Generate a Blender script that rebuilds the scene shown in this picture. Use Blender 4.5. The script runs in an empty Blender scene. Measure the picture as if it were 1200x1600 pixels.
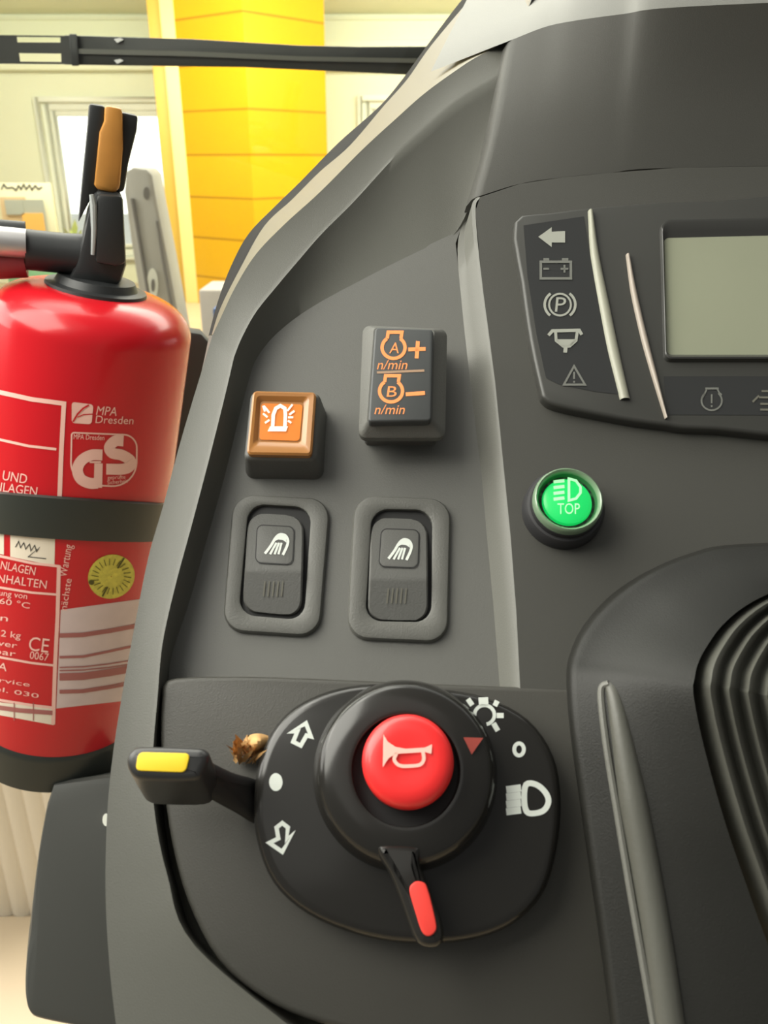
import bpy, bmesh, math, random
from mathutils import Vector, Matrix

random.seed(4)
S = bpy.context.scene
COL = S.collection

# ------------------------------------------------------------------ camera
PITCH = math.radians(23.0)
FPX = 1300.0
CAM = Vector((0.0, 0.0, 1.6))
FWD = Vector((0, math.cos(PITCH), -math.sin(PITCH)))
UPV = Vector((0, math.sin(PITCH), math.cos(PITCH)))
RGT = Vector((1, 0, 0))
cd = bpy.data.cameras.new('camera')
cam = bpy.data.objects.new('camera', cd)
COL.objects.link(cam)
cam.location = CAM
cam.rotation_euler = (math.pi/2 - PITCH, 0, 0)
cd.sensor_fit = 'HORIZONTAL'
cd.sensor_width = 24.0
cd.lens = FPX/1200*24.0
cd.clip_start = 0.01
cd.clip_end = 200
cd.dof.use_dof = True
cd.dof.focus_distance = 0.30
cd.dof.aperture_fstop = 24.0
S.camera = cam

# ------------------------------------------------------------------ world, lights, exposure
S.view_settings.view_transform = 'Standard'
S.view_settings.look = 'None'
S.view_settings.gamma = 1.0
S.view_settings.use_curve_mapping = False
S.view_settings.exposure = 0.0
SKY_FRONT, SKY_BACK = 3.0, 0.17
W = bpy.data.worlds.new('world')
S.world = W
W.use_nodes = True
nt = W.node_tree
nt.nodes.clear()
tc = nt.nodes.new('ShaderNodeTexCoord')
sx = nt.nodes.new('ShaderNodeSeparateXYZ')
mr = nt.nodes.new('ShaderNodeMapRange')
mr.inputs[1].default_value = 0.25
mr.inputs[2].default_value = 0.75
mr.inputs[3].default_value = SKY_BACK
mr.inputs[4].default_value = SKY_FRONT
bg = nt.nodes.new('ShaderNodeBackground')
bg.inputs[0].default_value = (1.0, 1.0, 0.95, 1)
ow = nt.nodes.new('ShaderNodeOutputWorld')
nt.links.new(tc.outputs['Generated'], sx.inputs[0])
nt.links.new(sx.outputs[1], mr.inputs[0])
nt.links.new(mr.outputs[0], bg.inputs[1])
nt.links.new(bg.outputs[0], ow.inputs[0])

def area(name, loc, target, sx_, sy_, power, color=(1, 1, 1)):
    l = bpy.data.lights.new(name, 'AREA')
    l.shape = 'RECTANGLE'
    l.size, l.size_y, l.energy, l.color = sx_, sy_, power, color
    o = bpy.data.objects.new(name, l)
    COL.objects.link(o)
    o.location = loc
    o.rotation_euler = (Vector(target)-Vector(loc)).to_track_quat('-Z', 'Y').to_euler()
    return o

# added lamps for wall, floor and dash, and a glazed shop front to the left of the cab
area('wall_fill', (0.3, 8.2, 3.2), (0.0, 11.5, 1.2), 10, 1.2, 680, (1.0, 0.98, 0.86))  # added unseen lamp that brightens the front wall
area('floor_fill', (-0.5, 2.7, 3.2), (-0.5, 3.0, 0.0), 6, 1.4, 230, (1.0, 0.98, 0.9))  # added unseen lamp, set over the near floor to brighten it
area('side_glazing', (-3.2, 0.9, 2.5), (0.0, 0.2, 1.45), 2.2, 1.8, 60, (1.0, 0.98, 0.90))
area('edge_highlight_fill', (-0.35, 0.75, 2.6), (0.0, 0.28, 1.45), 0.7, 0.5, 5.0, (1.0, 0.98, 0.88))  # added lamp above the dash for highlights on its edges
area('dash_sheen_fill', (-0.9, -0.5, 3.3), (-0.1, 0.25, 1.4), 2.6, 2.2, 9, (1.0, 0.98, 0.90))  # added overhead lamp that lays a sheen on the dash
area('left_falloff_fill', (-0.46, 0.16, 1.96), (-0.05, 0.22, 1.45), 0.6, 0.5, 7.2, (1.0, 0.98, 0.88))  # added close on the left so light falls off across the dash

# ------------------------------------------------------------------ materials
def mat(name, color, rough=0.5, metal=0.0, bump=0.0, bscale=900.0, var=0.0, vscale=60.0,
        emit=0.0, ecol=None, trans=0.0, coat=0.0, spec=0.5, dscale=None):
    m = bpy.data.materials.new(name)
    m.use_nodes = True
    t = m.node_tree
    b = t.nodes['Principled BSDF']
    c = (color[0], color[1], color[2], 1)
    b.inputs['Base Color'].default_value = c
    b.inputs['Roughness'].default_value = rough
    b.inputs['Metallic'].default_value = metal
    b.inputs['Specular IOR Level'].default_value = spec
    b.inputs['Coat Weight'].default_value = coat
    b.inputs['Transmission Weight'].default_value = trans
    if emit:
        b.inputs['Emission Strength'].default_value = emit
        e = ecol or color
        b.inputs['Emission Color'].default_value = (e[0], e[1], e[2], 1)
    co = t.nodes.new('ShaderNodeTexCoord')
    if var:
        n = t.nodes.new('ShaderNodeTexNoise')
        n.inputs['Scale'].default_value = vscale
        n.inputs['Detail'].default_value = 4
        t.links.new(co.outputs['Object'], n.inputs['Vector'])
        r = t.nodes.new('ShaderNodeMix')
        r.data_type = 'RGBA'
        r.inputs[6].default_value = tuple(max(0, x*(1-var)) for x in color)+(1,)
        r.inputs[7].default_value = tuple(min(1, x*(1+var)) for x in color)+(1,)
        t.links.new(n.outputs['Fac'], r.inputs[0])
        t.links.new(r.outputs[2], b.inputs['Base Color'])
    if bump:
        n2 = t.nodes.new('ShaderNodeTexNoise')
        n2.inputs['Scale'].default_value = bscale
        n2.inputs['Detail'].default_value = 2
        t.links.new(co.outputs['Object'], n2.inputs['Vector'])
        bp = t.nodes.new('ShaderNodeBump')
        bp.inputs['Strength'].default_value = bump
        bp.inputs['Distance'].default_value = 0.0006
        t.links.new(n2.outputs['Fac'], bp.inputs['Height'])
        t.links.new(bp.outputs[0], b.inputs['Normal'])
    return m

M = {}
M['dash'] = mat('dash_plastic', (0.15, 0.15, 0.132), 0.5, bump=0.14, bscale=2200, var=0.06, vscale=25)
M['rim'] = mat('rim_plastic_toned', (0.112, 0.112, 0.096), 0.5, bump=0.12, bscale=2200, var=0.05, vscale=25)  # same plastic as the panel, toned down where the near lamp overlights it
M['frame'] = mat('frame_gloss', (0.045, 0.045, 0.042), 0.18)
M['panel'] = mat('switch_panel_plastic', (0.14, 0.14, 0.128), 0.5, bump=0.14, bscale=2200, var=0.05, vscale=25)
M['hood'] = mat('hood_plastic_shaded', (0.068, 0.067, 0.059), 0.55, spec=0.4, bump=0.14, bscale=2200, var=0.06, vscale=25)  # dash plastic darkened, shade of hood and cluster put into the colour
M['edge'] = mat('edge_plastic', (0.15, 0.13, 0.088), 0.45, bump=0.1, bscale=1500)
M['lower'] = mat('lower_plastic_shaded', (0.055, 0.053, 0.045), 0.5, bump=0.14, bscale=2200, var=0.08, vscale=25)  # rim plastic darkened, the light falling off downwards put into the colour
M['column'] = mat('column_cover_shaded', (0.017, 0.017, 0.0145), 0.5, spec=0.35, bump=0.14, bscale=2200, var=0.06, vscale=25)  # separate dark cover, darkened further for the shade at lower right
M['rubber'] = mat('rubber', (0.10, 0.10, 0.085), 0.42, bump=0.1)
M['blackgloss'] = mat('gloss_black', (0.020, 0.019, 0.017), 0.19)
M['black'] = mat('matt_black', (0.012, 0.012, 0.012), 0.6)
M['blackp'] = mat('black_plastic', (0.022, 0.024, 0.025), 0.45, var=0.1)
M['dashblack'] = mat('dark_trim', (0.03, 0.03, 0.032), 0.5)
M['switch'] = mat('switch_plastic', (0.105, 0.105, 0.097), 0.5, bump=0.15, bscale=1800)
M['switchb'] = mat('bezel_plastic', (0.13, 0.13, 0.117), 0.5, bump=0.2, bscale=1800)
M['cap'] = mat('cap_plastic', (0.06, 0.064, 0.064), 0.45)
M['rail'] = mat('satin_rail', (0.33, 0.33, 0.26), 0.38)
M['railpink'] = mat('bright_rail', (0.36, 0.31, 0.26), 0.35)
M['fascia'] = mat('fascia_black', (0.05, 0.05, 0.045), 0.4)
M['strip'] = mat('indicator_strip', (0.032, 0.033, 0.033), 0.35)
M['lcd'] = mat('lcd_glass', (0.30, 0.315, 0.225), 0.35, var=0.06, vscale=20)
M['iconw'] = mat('print_white', (0.74, 0.78, 0.72), 0.6)
M['icong'] = mat('print_grey', (0.36, 0.37, 0.32), 0.6)
M['icond'] = mat('print_dim', (0.17, 0.175, 0.155), 0.6)
M['iconfaint'] = mat('print_faint', (0.15, 0.145, 0.115), 0.6)
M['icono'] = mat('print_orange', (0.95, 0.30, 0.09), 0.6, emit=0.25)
M['iconline'] = mat('print_brown', (0.42, 0.27, 0.17), 0.6)
M['red'] = mat('red_button', (0.97, 0.03, 0.03), 0.38, coat=0.25)
M['redinlay'] = mat('red_inlay', (0.93, 0.06, 0.045), 0.5)
M['redmark'] = mat('red_mark', (0.33, 0.05, 0.035), 0.6)
M['iconpink'] = mat('print_pink', (1.0, 0.62, 0.52), 0.5)
M['yellowinlay'] = mat('yellow_inlay', (1.0, 0.68, 0.02), 0.5, var=0.04, vscale=400)
M['trimblack'] = mat('trim_black', (0.02, 0.02, 0.02), 0.85, spec=0.15)
M['cap2'] = mat('lever_black', (0.03, 0.03, 0.03), 0.35)
M['amber'] = mat('amber_plastic', (0.40, 0.17, 0.04), 0.32, coat=0.25)
M['amberin'] = mat('amber_lens_core', (0.62, 0.17, 0.015), 0.3, emit=0.22, ecol=(1.0, 0.30, 0.04), var=0.35, vscale=120)
M['iconlit'] = mat('print_lit', (1, 0.86, 0.72), 0.5, emit=0.25)
M['greenrim'] = mat('green_rim', (0.20, 0.30, 0.19), 0.2, coat=0.5)
M['greenwell'] = mat('green_well', (0.05, 0.17, 0.07), 0.3)
M['green'] = mat('green_lens', (0.015, 0.40, 0.10), 0.3, emit=0.45, ecol=(0.01, 1.0, 0.18))
M['icongreen'] = mat('print_green', (0.45, 0.95, 0.5), 0.5, emit=0.35, ecol=(0.35, 1.0, 0.45))
M['straw'] = mat('straw', (0.62, 0.36, 0.14), 0.8, var=0.35, vscale=300)
M['extred'] = mat('extinguisher_red', (0.60, 0.010, 0.018), 0.24, coat=0.15, spec=0.4)
M['extpink'] = mat('label_ink', (0.92, 0.55, 0.48), 0.5)
M['extcream'] = mat('label_cream', (0.85, 0.76, 0.62), 0.6)
M['extsilver'] = mat('label_silver', (0.72, 0.58, 0.57), 0.6, var=0.1, vscale=80)
M['extline'] = mat('label_red_line', (0.42, 0.14, 0.13), 0.6)
M['seal'] = mat('seal_yellow', (0.72, 0.64, 0.10), 0.7, var=0.35, vscale=350, bump=0.5, bscale=500)
M['sealdark'] = mat('seal_dark', (0.09, 0.08, 0.01), 0.7)
M['strap'] = mat('strap_black', (0.025, 0.03, 0.026), 0.4)
M['tag'] = mat('tag_orange', (0.55, 0.25, 0.05), 0.45, var=0.35, vscale=40)
M['steel'] = mat('steel', (0.50, 0.49, 0.49), 0.4, metal=0.7)
M['darkred'] = mat('dark_red', (0.25, 0.03, 0.035), 0.5)
M['bracket'] = mat('bracket_grey', (0.07, 0.072, 0.066), 0.55)
M['greyedge'] = mat('grey_edge', (0.42, 0.46, 0.46), 0.4)
M['wiper'] = mat('wiper_black', (0.018, 0.019, 0.016), 0.45, var=0.4, vscale=30)
M['wall'] = mat('plaster', (0.88, 0.90, 0.70), 0.9, var=0.02, vscale=2)
M['ceil'] = mat('ceiling_paint', (0.80, 0.82, 0.62), 0.9)
M['white'] = mat('white_frame', (0.86, 0.88, 0.78), 0.5)
M['floor'] = None
M['gold'] = mat('gold_trim', (0.62, 0.40, 0.06), 0.5)
M['paleyellow'] = mat('pale_yellow_edge', (0.95, 0.74, 0.28), 0.5)
M['arm'] = mat('pale_grey_metal', (0.46, 0.44, 0.38), 0.45, var=0.12, vscale=8)
M['armdark'] = mat('seam_grey', (0.20, 0.19, 0.17), 0.6)
M['ribwhite'] = mat('ribbed_white', (0.80, 0.74, 0.62), 0.7)
M['tan'] = mat('tan_wood', (0.55, 0.40, 0.2), 0.6)
M['greenbox'] = mat('green_box', (0.25, 0.52, 0.30), 0.6)
M['card'] = mat('card', (0.78, 0.74, 0.52), 0.8)
M['cardorange'] = mat('card_orange', (0.90, 0.50, 0.12), 0.8)
M['cardgrey'] = mat('card_grey', (0.42, 0.44, 0.38), 0.8)
M['cardtan'] = mat('card_tan', (0.70, 0.52, 0.30), 0.8)
M['leaf'] = mat('leaf', (0.62, 0.72, 0.25), 0.6)
M['carpaint'] = mat('teal_paint', (0.25, 0.50, 0.52), 0.3)
M['cargrey'] = mat('grey_paint', (0.35, 0.45, 0.48), 0.3)
M['whitebox'] = mat('white_box', (0.75, 0.75, 0.7), 0.6)
M['machine'] = mat('machine_grey', (0.46, 0.42, 0.37), 0.6)
M['bluebox'] = mat('blue_label', (0.10, 0.16, 0.34), 0.6)

def tiles(name, c, cg, w, h, rough, mortar=0.006, off=0.5):
    m = bpy.data.materials.new(name)
    m.use_nodes = True
    t = m.node_tree
    b = t.nodes['Principled BSDF']
    b.inputs['Roughness'].default_value = rough
    u = t.nodes.new('ShaderNodeUVMap')
    br = t.nodes.new('ShaderNodeTexBrick')
    br.inputs['Color1'].default_value = c+(1,)
    br.inputs['Color2'].default_value = tuple(x*0.93 for x in c)+(1,)
    br.inputs['Mortar'].default_value = cg+(1,)
    br.inputs['Scale'].default_value = 1.0
    br.inputs['Mortar Size'].default_value = mortar
    br.inputs['Brick Width'].default_value = w
    br.inputs['Row Height'].default_value = h
    br.offset = off
    t.links.new(u.outputs[0], br.inputs['Vector'])
    t.links.new(br.outputs['Color'], b.inputs['Base Color'])
    return m
M['yellowtile'] = tiles('yellow_tiles', (0.72, 0.40, 0.006), (0.42, 0.21, 0.006), 1.6, 0.44, 0.25, 0.012, 0.0)
M['floor'] = tiles('floor_tiles', (0.72, 0.58, 0.40), (0.42, 0.33, 0.22), 1.5, 1.5, 0.4, 0.006, 0.0)

# windscreen: clear sheet with a faint mirror
gm = bpy.data.materials.new('windscreen_glass')
gm.use_nodes = True
t = gm.node_tree
t.nodes.clear()
tr = t.nodes.new('ShaderNodeBsdfTransparent')
tr.inputs[0].default_value = (0.97, 0.98, 0.96, 1)
gl = t.nodes.new('ShaderNodeBsdfGlossy')
gl.inputs['Roughness'].default_value = 0.02
mx = t.nodes.new('ShaderNodeMixShader')
mx.inputs[0].default_value = 0.04
oo = t.nodes.new('ShaderNodeOutputMaterial')
t.links.new(tr.outputs[0], mx.inputs[1])
t.links.new(gl.outputs[0], mx.inputs[2])
t.links.new(mx.outputs[0], oo.inputs[0])
M['glass'] = gm

# ------------------------------------------------------------------ geometry helpers
def ray(x, y):
    return (FWD*FPX + RGT*(x-600.0) - UPV*(y-800.0)).normalized()

class Plane:
    """A flat reference surface; at() finds the point that lies h above it."""
    def __init__(self, p, n):
        self.p, self.n = Vector(p), Vector(n).normalized()
    def at(self, x, y, h=0.0):
        d = ray(x, y)
        k = (self.p + self.n*h - CAM).dot(self.n)/d.dot(self.n)
        return CAM + d*k

MM = 0.001
DE = math.radians(45)
DASH = Plane(CAM + ray(600, 760)*0.255, (0, -math.cos(DE), math.sin(DE)))
DN = DASH.n

def thing(name, label, cat, loc, group=None, kind=None):
    o = bpy.data.objects.new(name, None)
    o.empty_display_size = 0.02
    COL.objects.link(o)
    o.location = loc
    o['label'] = label
    o['category'] = cat
    if group: o['group'] = group
    if kind: o['kind'] = kind
    return o

def tag(o, label, cat=None, group=None, kind=None):
    o['label'] = label
    if cat: o['category'] = cat
    if group: o['group'] = group
    if kind: o['kind'] = kind
    return o

def base_of(parent):
    v = Vector((0, 0, 0))
    while parent is not None:
        v += parent.location
        parent = parent.parent
    return v

class MB:
    def __init__(self):
        self.v, self.f, self.uv = [], [], None
    def add(self, vs, fs):
        b = len(self.v)
        self.v += [Vector(q) for q in vs]
        self.f += [tuple(b+i for i in f) for f in fs]
    def grid(self, rows, closed=False):
        n = len(rows[0])
        vs = [p for r in rows for p in r]
        fs = []
        for i in range(len(rows)-1):
            for j in range(n if closed else n-1):
                k = (j+1) % n
                fs.append((i*n+j, i*n+k, (i+1)*n+k, (i+1)*n+j))
        self.add(vs, fs)
    def rings(self, rings, cap0=True, cap1=True):
        n = len(rings[0])
        b = len(self.v)
        self.grid(rings, True)
        if cap0: self.f.append(tuple(b+i for i in range(n))[::-1])
        if cap1: self.f.append(tuple(b+(len(rings)-1)*n+i for i in range(n)))
    def poly(self, pts):
        self.add(pts, [tuple(range(len(pts)))])
    def box(self, c, s, rot=None):
        vs = []
        for z in (-1, 1):
            for (x, y) in ((-1, -1), (1, -1), (1, 1), (-1, 1)):
                p = Vector((x*s[0]/2, y*s[1]/2, z*s[2]/2))
                if rot is not None: p = rot @ p
                vs.append(Vector(c)+p)
        self.add(vs, [(0, 3, 2, 1), (4, 5, 6, 7), (0, 1, 5, 4), (1, 2, 6, 5), (2, 3, 7, 6), (3, 0, 4, 7)])
    def tube(self, pts, r, n=12, cap=True):
        rs = r if isinstance(r, (list, tuple)) else [r]*len(pts)
        rings = []
        for i, p in enumerate(pts):
            a = (pts[min(i+1, len(pts)-1)]-pts[max(i-1, 0)]).normalized()
            u = a.orthogonal().normalized() if i == 0 else (u - a*u.dot(a)).normalized()
            w = a.cross(u)
            rings.append([p + (u*math.cos(2*math.pi*k/n) + w*math.sin(2*math.pi*k/n))*rs[i] for k in range(n)])
        self.rings(rings, cap, cap)
    def build(self, name, m, parent=None, angle=38, bevel=0.0, fix=True):
        me = bpy.data.meshes.new(name)
        b0 = base_of(parent)
        me.from_pydata([tuple(q-b0) for q in self.v], [], self.f)
        me.update()
        bm = bmesh.new()
        bm.from_mesh(me)
        bmesh.ops.remove_doubles(bm, verts=bm.verts, dist=1e-6)
        if bevel:
            es = [e for e in bm.edges if len(e.link_faces) == 2 and e.calc_face_angle(0) > 0.7]
            bmesh.ops.bevel(bm, geom=es, offset=bevel, segments=2, affect='EDGES', profile=0.5)
        if fix: bmesh.ops.recalc_face_normals(bm, faces=bm.faces)
        bm.to_mesh(me)
        bm.free()
        for p in me.polygons: p.use_smooth = True
        me.set_sharp_from_angle(angle=math.radians(angle))
        me.materials.append(M[m] if isinstance(m, str) else m)
        o = bpy.data.objects.new(name, me)
        COL.objects.link(o)
        if parent is not None: o.parent = parent
        return o

def cat(P, n, closed=False):
    """Catmull-Rom through tuples or vectors, n steps per span."""
    P = [Vector(p) for p in P]
    L = len(P)
    out = []
    for i in range(L if closed else L-1):
        if closed:
            a, b, c, d = P[(i-1) % L], P[i], P[(i+1) % L], P[(i+2) % L]
        else:
            b, c = P[i], P[i+1]
            a = P[i-1] if i > 0 else b*2-c
            d = P[i+2] if i+2 < L else c*2-b
        for k in range(n):
            s = k/n
            out.append(0.5*((2*b)+(c-a)*s+(2*a-5*b+4*c-d)*s*s+(3*b-a-3*c+d)*s**3))
    if not closed: out.append(P[-1].copy())
    return out

def rr(TL, TR, BR, BL, r, n=5):
    """Rounded four-corner outline (photo points), r a length or four lengths."""
    C = [Vector(TL), Vector(TR), Vector(BR), Vector(BL)]
    rs = r if isinstance(r, (list, tuple)) else [r]*4
    out = []
    for i in range(4):
        p, c, q = C[i-1], C[i], C[(i+1) % 4]
        a = c+(p-c).normalized()*rs[i]
        b = c+(q-c).normalized()*rs[i]
        for k in range(n+1):
            s = k/n
            # circle-like rational blend
            w = 0.7071
            den = (1-s)**2+2*w*s*(1-s)+s*s
            out.append((a*(1-s)**2+c*(2*w*s*(1-s))+b*s*s)/den)
    return out

def up(pts, surf, h): return [surf.at(p[0], p[1], h) for p in pts]
def lift(pts, d): return [p+DN*d for p in pts]
def shrink(pts, d):
    """Inset a roughly convex ring of 3-D points by the length d."""
    n = len(pts)
    c = sum(pts, Vector())/n
    out = []
    for i, p in enumerate(pts):
        e = pts[(i+1) % n]-pts[i-1]
        q = DN.cross(e)
        if q.length < 1e-9: q = c-p
        q.normalize()
        if q.dot(c-p) < 0: q = -q
        out.append(p+q*d)
    return out

def slab(mb, top, h, rnd=0.0, flare=0.0, cap=True):
    """Raised block under an outline: walls fall h below it along the panel normal, top edge rounded."""
    bot = lift(top, -h)
    if flare: bot = shrink(bot, -flare)
    if rnd:
        rings = [bot, lift(top, -rnd)]
        for a in (30, 60, 90):
            a = math.radians(a)
            rings.append(lift(shrink(top, rnd*(1-math.cos(a))), -rnd*(1-math.sin(a))))
        mb.rings(rings, False, cap)
    else:
        mb.rings([bot, top], False, cap)

EPS = 0.00012
def stroke(mb, surf, pts, w, h, closed=False):
    """Printed line of width w along photo points on a surface."""
    P = [Vector((p[0], p[1])) for p in pts]
    n = len(P)
    A, B = [], []
    for i in range(n):
        if closed:
            d1, d2 = (P[i]-P[i-1]), (P[(i+1) % n]-P[i])
        else:
            d1 = P[i]-P[i-1] if i else P[1]-P[0]
            d2 = P[i+1]-P[i] if i < n-1 else d1
        d1, d2 = d1.normalized(), d2.normalized()
        n1, n2 = Vector((-d1.y, d1.x)), Vector((-d2.y, d2.x))
        m = (n1+n2)
        m = n1 if m.length < 0.2 else m.normalized()
        k = 1/max(0.5, m.dot(n1))
        A.append(P[i]+m*k*w/2)
        B.append(P[i]-m*k*w/2)
    if closed: A.append(A[0]); B.append(B[0])
    # subdivide long runs so that they follow curved surfaces
    A2, B2 = [], []
    for i in range(len(A)-1):
        s = max(1, int((A[i+1]-A[i]).length/12))
        for k in range(s):
            A2.append(A[i].lerp(A[i+1], k/s)); B2.append(B[i].lerp(B[i+1], k/s))
    A2.append(A[-1]); B2.append(B[-1])
    mb.grid([up(A2, surf, h+EPS), up(B2, surf, h+EPS)])

def fill(mb, surf, pts, h): mb.poly(up(pts, surf, h+EPS))
def circ(cx, cy, rx, ry=None, n=24, a0=0, a1=360):
    ry = rx if ry is None else ry
    k = n if a1-a0 >= 360 else n+1
    return [(cx+rx*math.cos(math.radians(a0+(a1-a0)*i/n)), cy+ry*math.sin(math.radians(a0+(a1-a0)*i/n))) for i in range(k)]

def text(mb, surf, body, x0, y0, x1, y1, hgt, h, slant=0.0):
    """Lettering fitted between two baseline points, hgt tall, printed on a surface."""
    cu = bpy.data.curves.new('lettering', 'FONT')
    cu.body = body
    cu.resolution_u = 3
    ob = bpy.data.objects.new('lettering', cu)
    me = bpy.data.meshes.new_from_object(ob)
    vs = [q.co.copy() for q in me.vertices]
    fs = [tuple(p.vertices) for p in me.polygons]
    bpy.data.objects.remove(ob)
    bpy.data.curves.remove(cu)
    bpy.data.meshes.remove(me)
    if not vs: return
    ax, bx = min(q.x for q in vs), max(q.x for q in vs)
    ch = 0.70
    dx, dy = x1-x0, y1-y0
    L = math.hypot(dx, dy)
    ux, uy = dx/L, dy/L
    out = []
    for q in vs:
        X = (q.x-ax)/(bx-ax)*L
        Y = q.y/ch*hgt
        X += Y*slant
        out.append(surf.at(x0+ux*X+uy*Y, y0+uy*X-ux*Y, h+EPS))
    mb.add(out, fs)

# ================================================================== the setting
FY = 12.0
WALLP = Plane((0, FY, 0), (0, -1, 0))
def onwall(x, y, d=0.0): return WALLP.at(x, y, d)
CEIL_Z = onwall(40, 22).z
def setuv(o, axes):
    me = o.data
    uv = me.uv_layers.new(name='UVMap')
    for l in me.loops:
        c = me.vertices[l.vertex_index].co
        uv.data[l.index].uv = axes(c)

mb = MB(); mb.add([(-14, -3, 0), (14, -3, 0), (14, FY+.3, 0), (-14, FY+.3, 0), (-14, -3, -.1), (14, -3, -.1), (14, FY+.3, -.1), (-14, FY+.3, -.1)],
                  [(0, 1, 2, 3), (7, 6, 5, 4), (0, 4, 5, 1), (1, 5, 6, 2), (2, 6, 7, 3), (3, 7, 4, 0)])
fl = mb.build('floor', 'floor'); fl['kind'] = 'structure'
setuv(fl, lambda c: (c.x+0.95, c.y+0.10))
mb = MB(); mb.box((0, 7.3, CEIL_Z+.1), (28, 10, .2))
cl = mb.build('ceiling', 'ceil'); cl['kind'] = 'structure'

# front wall with two openings
d1a, d1b = onwall(62, 160).x, onwall(268, 160).x
d1t = onwall(150, 160).z
w2a, w2t = onwall(566, 158).x, onwall(600, 158).z
w2b = w2a+1.6
xs = [-14, d1a, d1b, w2a, w2b, 14]
mb = MB()
def wseg(x0, x1, z0, z1): mb.box(((x0+x1)/2, FY+.15, (z0+z1)/2), (x1-x0, .3, z1-z0))
wseg(-14, d1a, 0, CEIL_Z); wseg(d1a, d1b, d1t, CEIL_Z); wseg(d1b, w2a, 0, CEIL_Z)
wseg(w2a, w2b, w2t, CEIL_Z); wseg(w2a, w2b, 0, .5); wseg(w2b, 14, 0, CEIL_Z)
wl = mb.build('wall_front', 'wall', fix=False); wl['kind'] = 'structure'
# projecting beam above the openings
zb0, zb1 = onwall(100, 112).z, onwall(100, 66).z
mb = MB(); mb.box((0, FY-.12, (zb0+zb1)/2), (28, .24, zb1-zb0))
bmo = mb.build('trim_1', 'wall', bevel=.01); bmo['kind'] = 'structure'
mb = MB(); mb.box((0, FY-.03, (zb1+CEIL_Z)/2+.1), (28, .06, .03))
b2 = mb.build('trim_2', 'ceil'); b2['kind'] = 'structure'

def frame(name, x0, x1, z0, z1, w, kind):
    r = bpy.data.objects.new(name, None); COL.objects.link(r)
    r.location = ((x0+x1)/2, FY, z0); r['kind'] = 'structure'
    def ring(a, wd, y, dep):
        m_ = MB()
        m_.box((x0+a+wd/2, y, (z0+z1)/2), (wd, dep, z1-z0-2*a))
        m_.box((x1-a-wd/2, y, (z0+z1)/2), (wd, dep, z1-z0-2*a))
        m_.box(((x0+x1)/2, y, z1-a-wd/2), (x1-x0-2*a-2*wd, dep, wd))
        m_.box(((x0+x1)/2, y, z0+a+wd/2), (x1-x0-2*a-2*wd, dep, wd))
        return m_
    ring(-w*.7, w*.7, FY-.03, .06).build('surround', 'white', r, bevel=.006)
    ring(0, w, FY+.08, .10).build('window_frame', 'white', r, bevel=.008)
    ring(w, w*.8, FY+.10, .08).build('sash', 'white', r, bevel=.008)
    m_ = MB(); m_.box(((x0+x1)/2, FY+.10, (z0+z1)/2), (x1-x0-3.4*w, .01, z1-z0-3.4*w))
    m_.build('pane', 'glass', r)
    return r
frame('window_1', d1a, d1b, 0.35, d1t, .09, 'door')
mb = MB(); mb.box(((d1a+d1b)/2, FY+.15, .16), (d1b-d1a, .3, .32)); q = mb.build('wall_sill', 'wall'); q['kind'] = 'structure'
frame('window_2', w2a, w2b, .5, w2t, .09, 'window')

# yellow tiled pillar
PY = 9.9
def onfloor(x, y):
    d = ray(x, y); return CAM+d*(-CAM.z/d.z)
def atY(x, y, Y):
    d = ray(x, y); return CAM+d*(Y/d.y)
kc = atY(395, 300, 9.6); kl = atY(291, 300, 10.25); kr = atY(513, 300, 10.45)
mb = MB()
ring0 = [Vector((kl.x, kl.y, 0)), Vector((kc.x, kc.y, 0)), Vector((kr.x, kr.y, 0)), Vector((kr.x+kl.x-kc.x, kr.y+kl.y-kc.y, 0))]
mb.rings([ring0, [p+Vector((0, 0, CEIL_Z)) for p in ring0]])
pil = mb.build('column', 'yellowtile')
tag(pil, 'yellow tiled pillar standing in the showroom in front of the wall', 'pillar', kind='structure')
me = pil.data; uvl = me.uv_layers.new(name='UVMap')
for p in me.polygons:
    for li in p.loop_indices:
        c = me.vertices[me.loops[li].vertex_index].co
        k = Vector((kc.x, kc.y, 0)); e = Vector((c.x, c.y, 0))-k
        uvl.data[li].uv = (e.length+.08, c.z+.12)
e1 = (Vector((kl.x, kl.y, 0))-Vector((kc.x, kc.y, 0))).normalized()
def post(name, x0, x1, Y, m, label):
    a, b = atY(x0, 250, Y), atY(x1, 250, Y)
    m_ = MB(); r0 = [Vector((a.x, Y, 0)), Vector((b.x, Y, 0)), Vector((b.x, Y+.12, 0)), Vector((a.x, Y+.12, 0))]
    m_.rings([r0, [p+Vector((0, 0, CEIL_Z)) for p in r0]])
    o = m_.build(name, m, bevel=.008); o['kind'] = 'structure'; o['label'] = label
    return o
post('trim_3', 252, 271, 10.3, 'gold', 'dull gold edge strip on the left of the yellow pillar')
post('trim_4', 270.5, 292, 10.22, 'paleyellow', 'pale yellow edge strip on the left of the yellow pillar')

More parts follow.
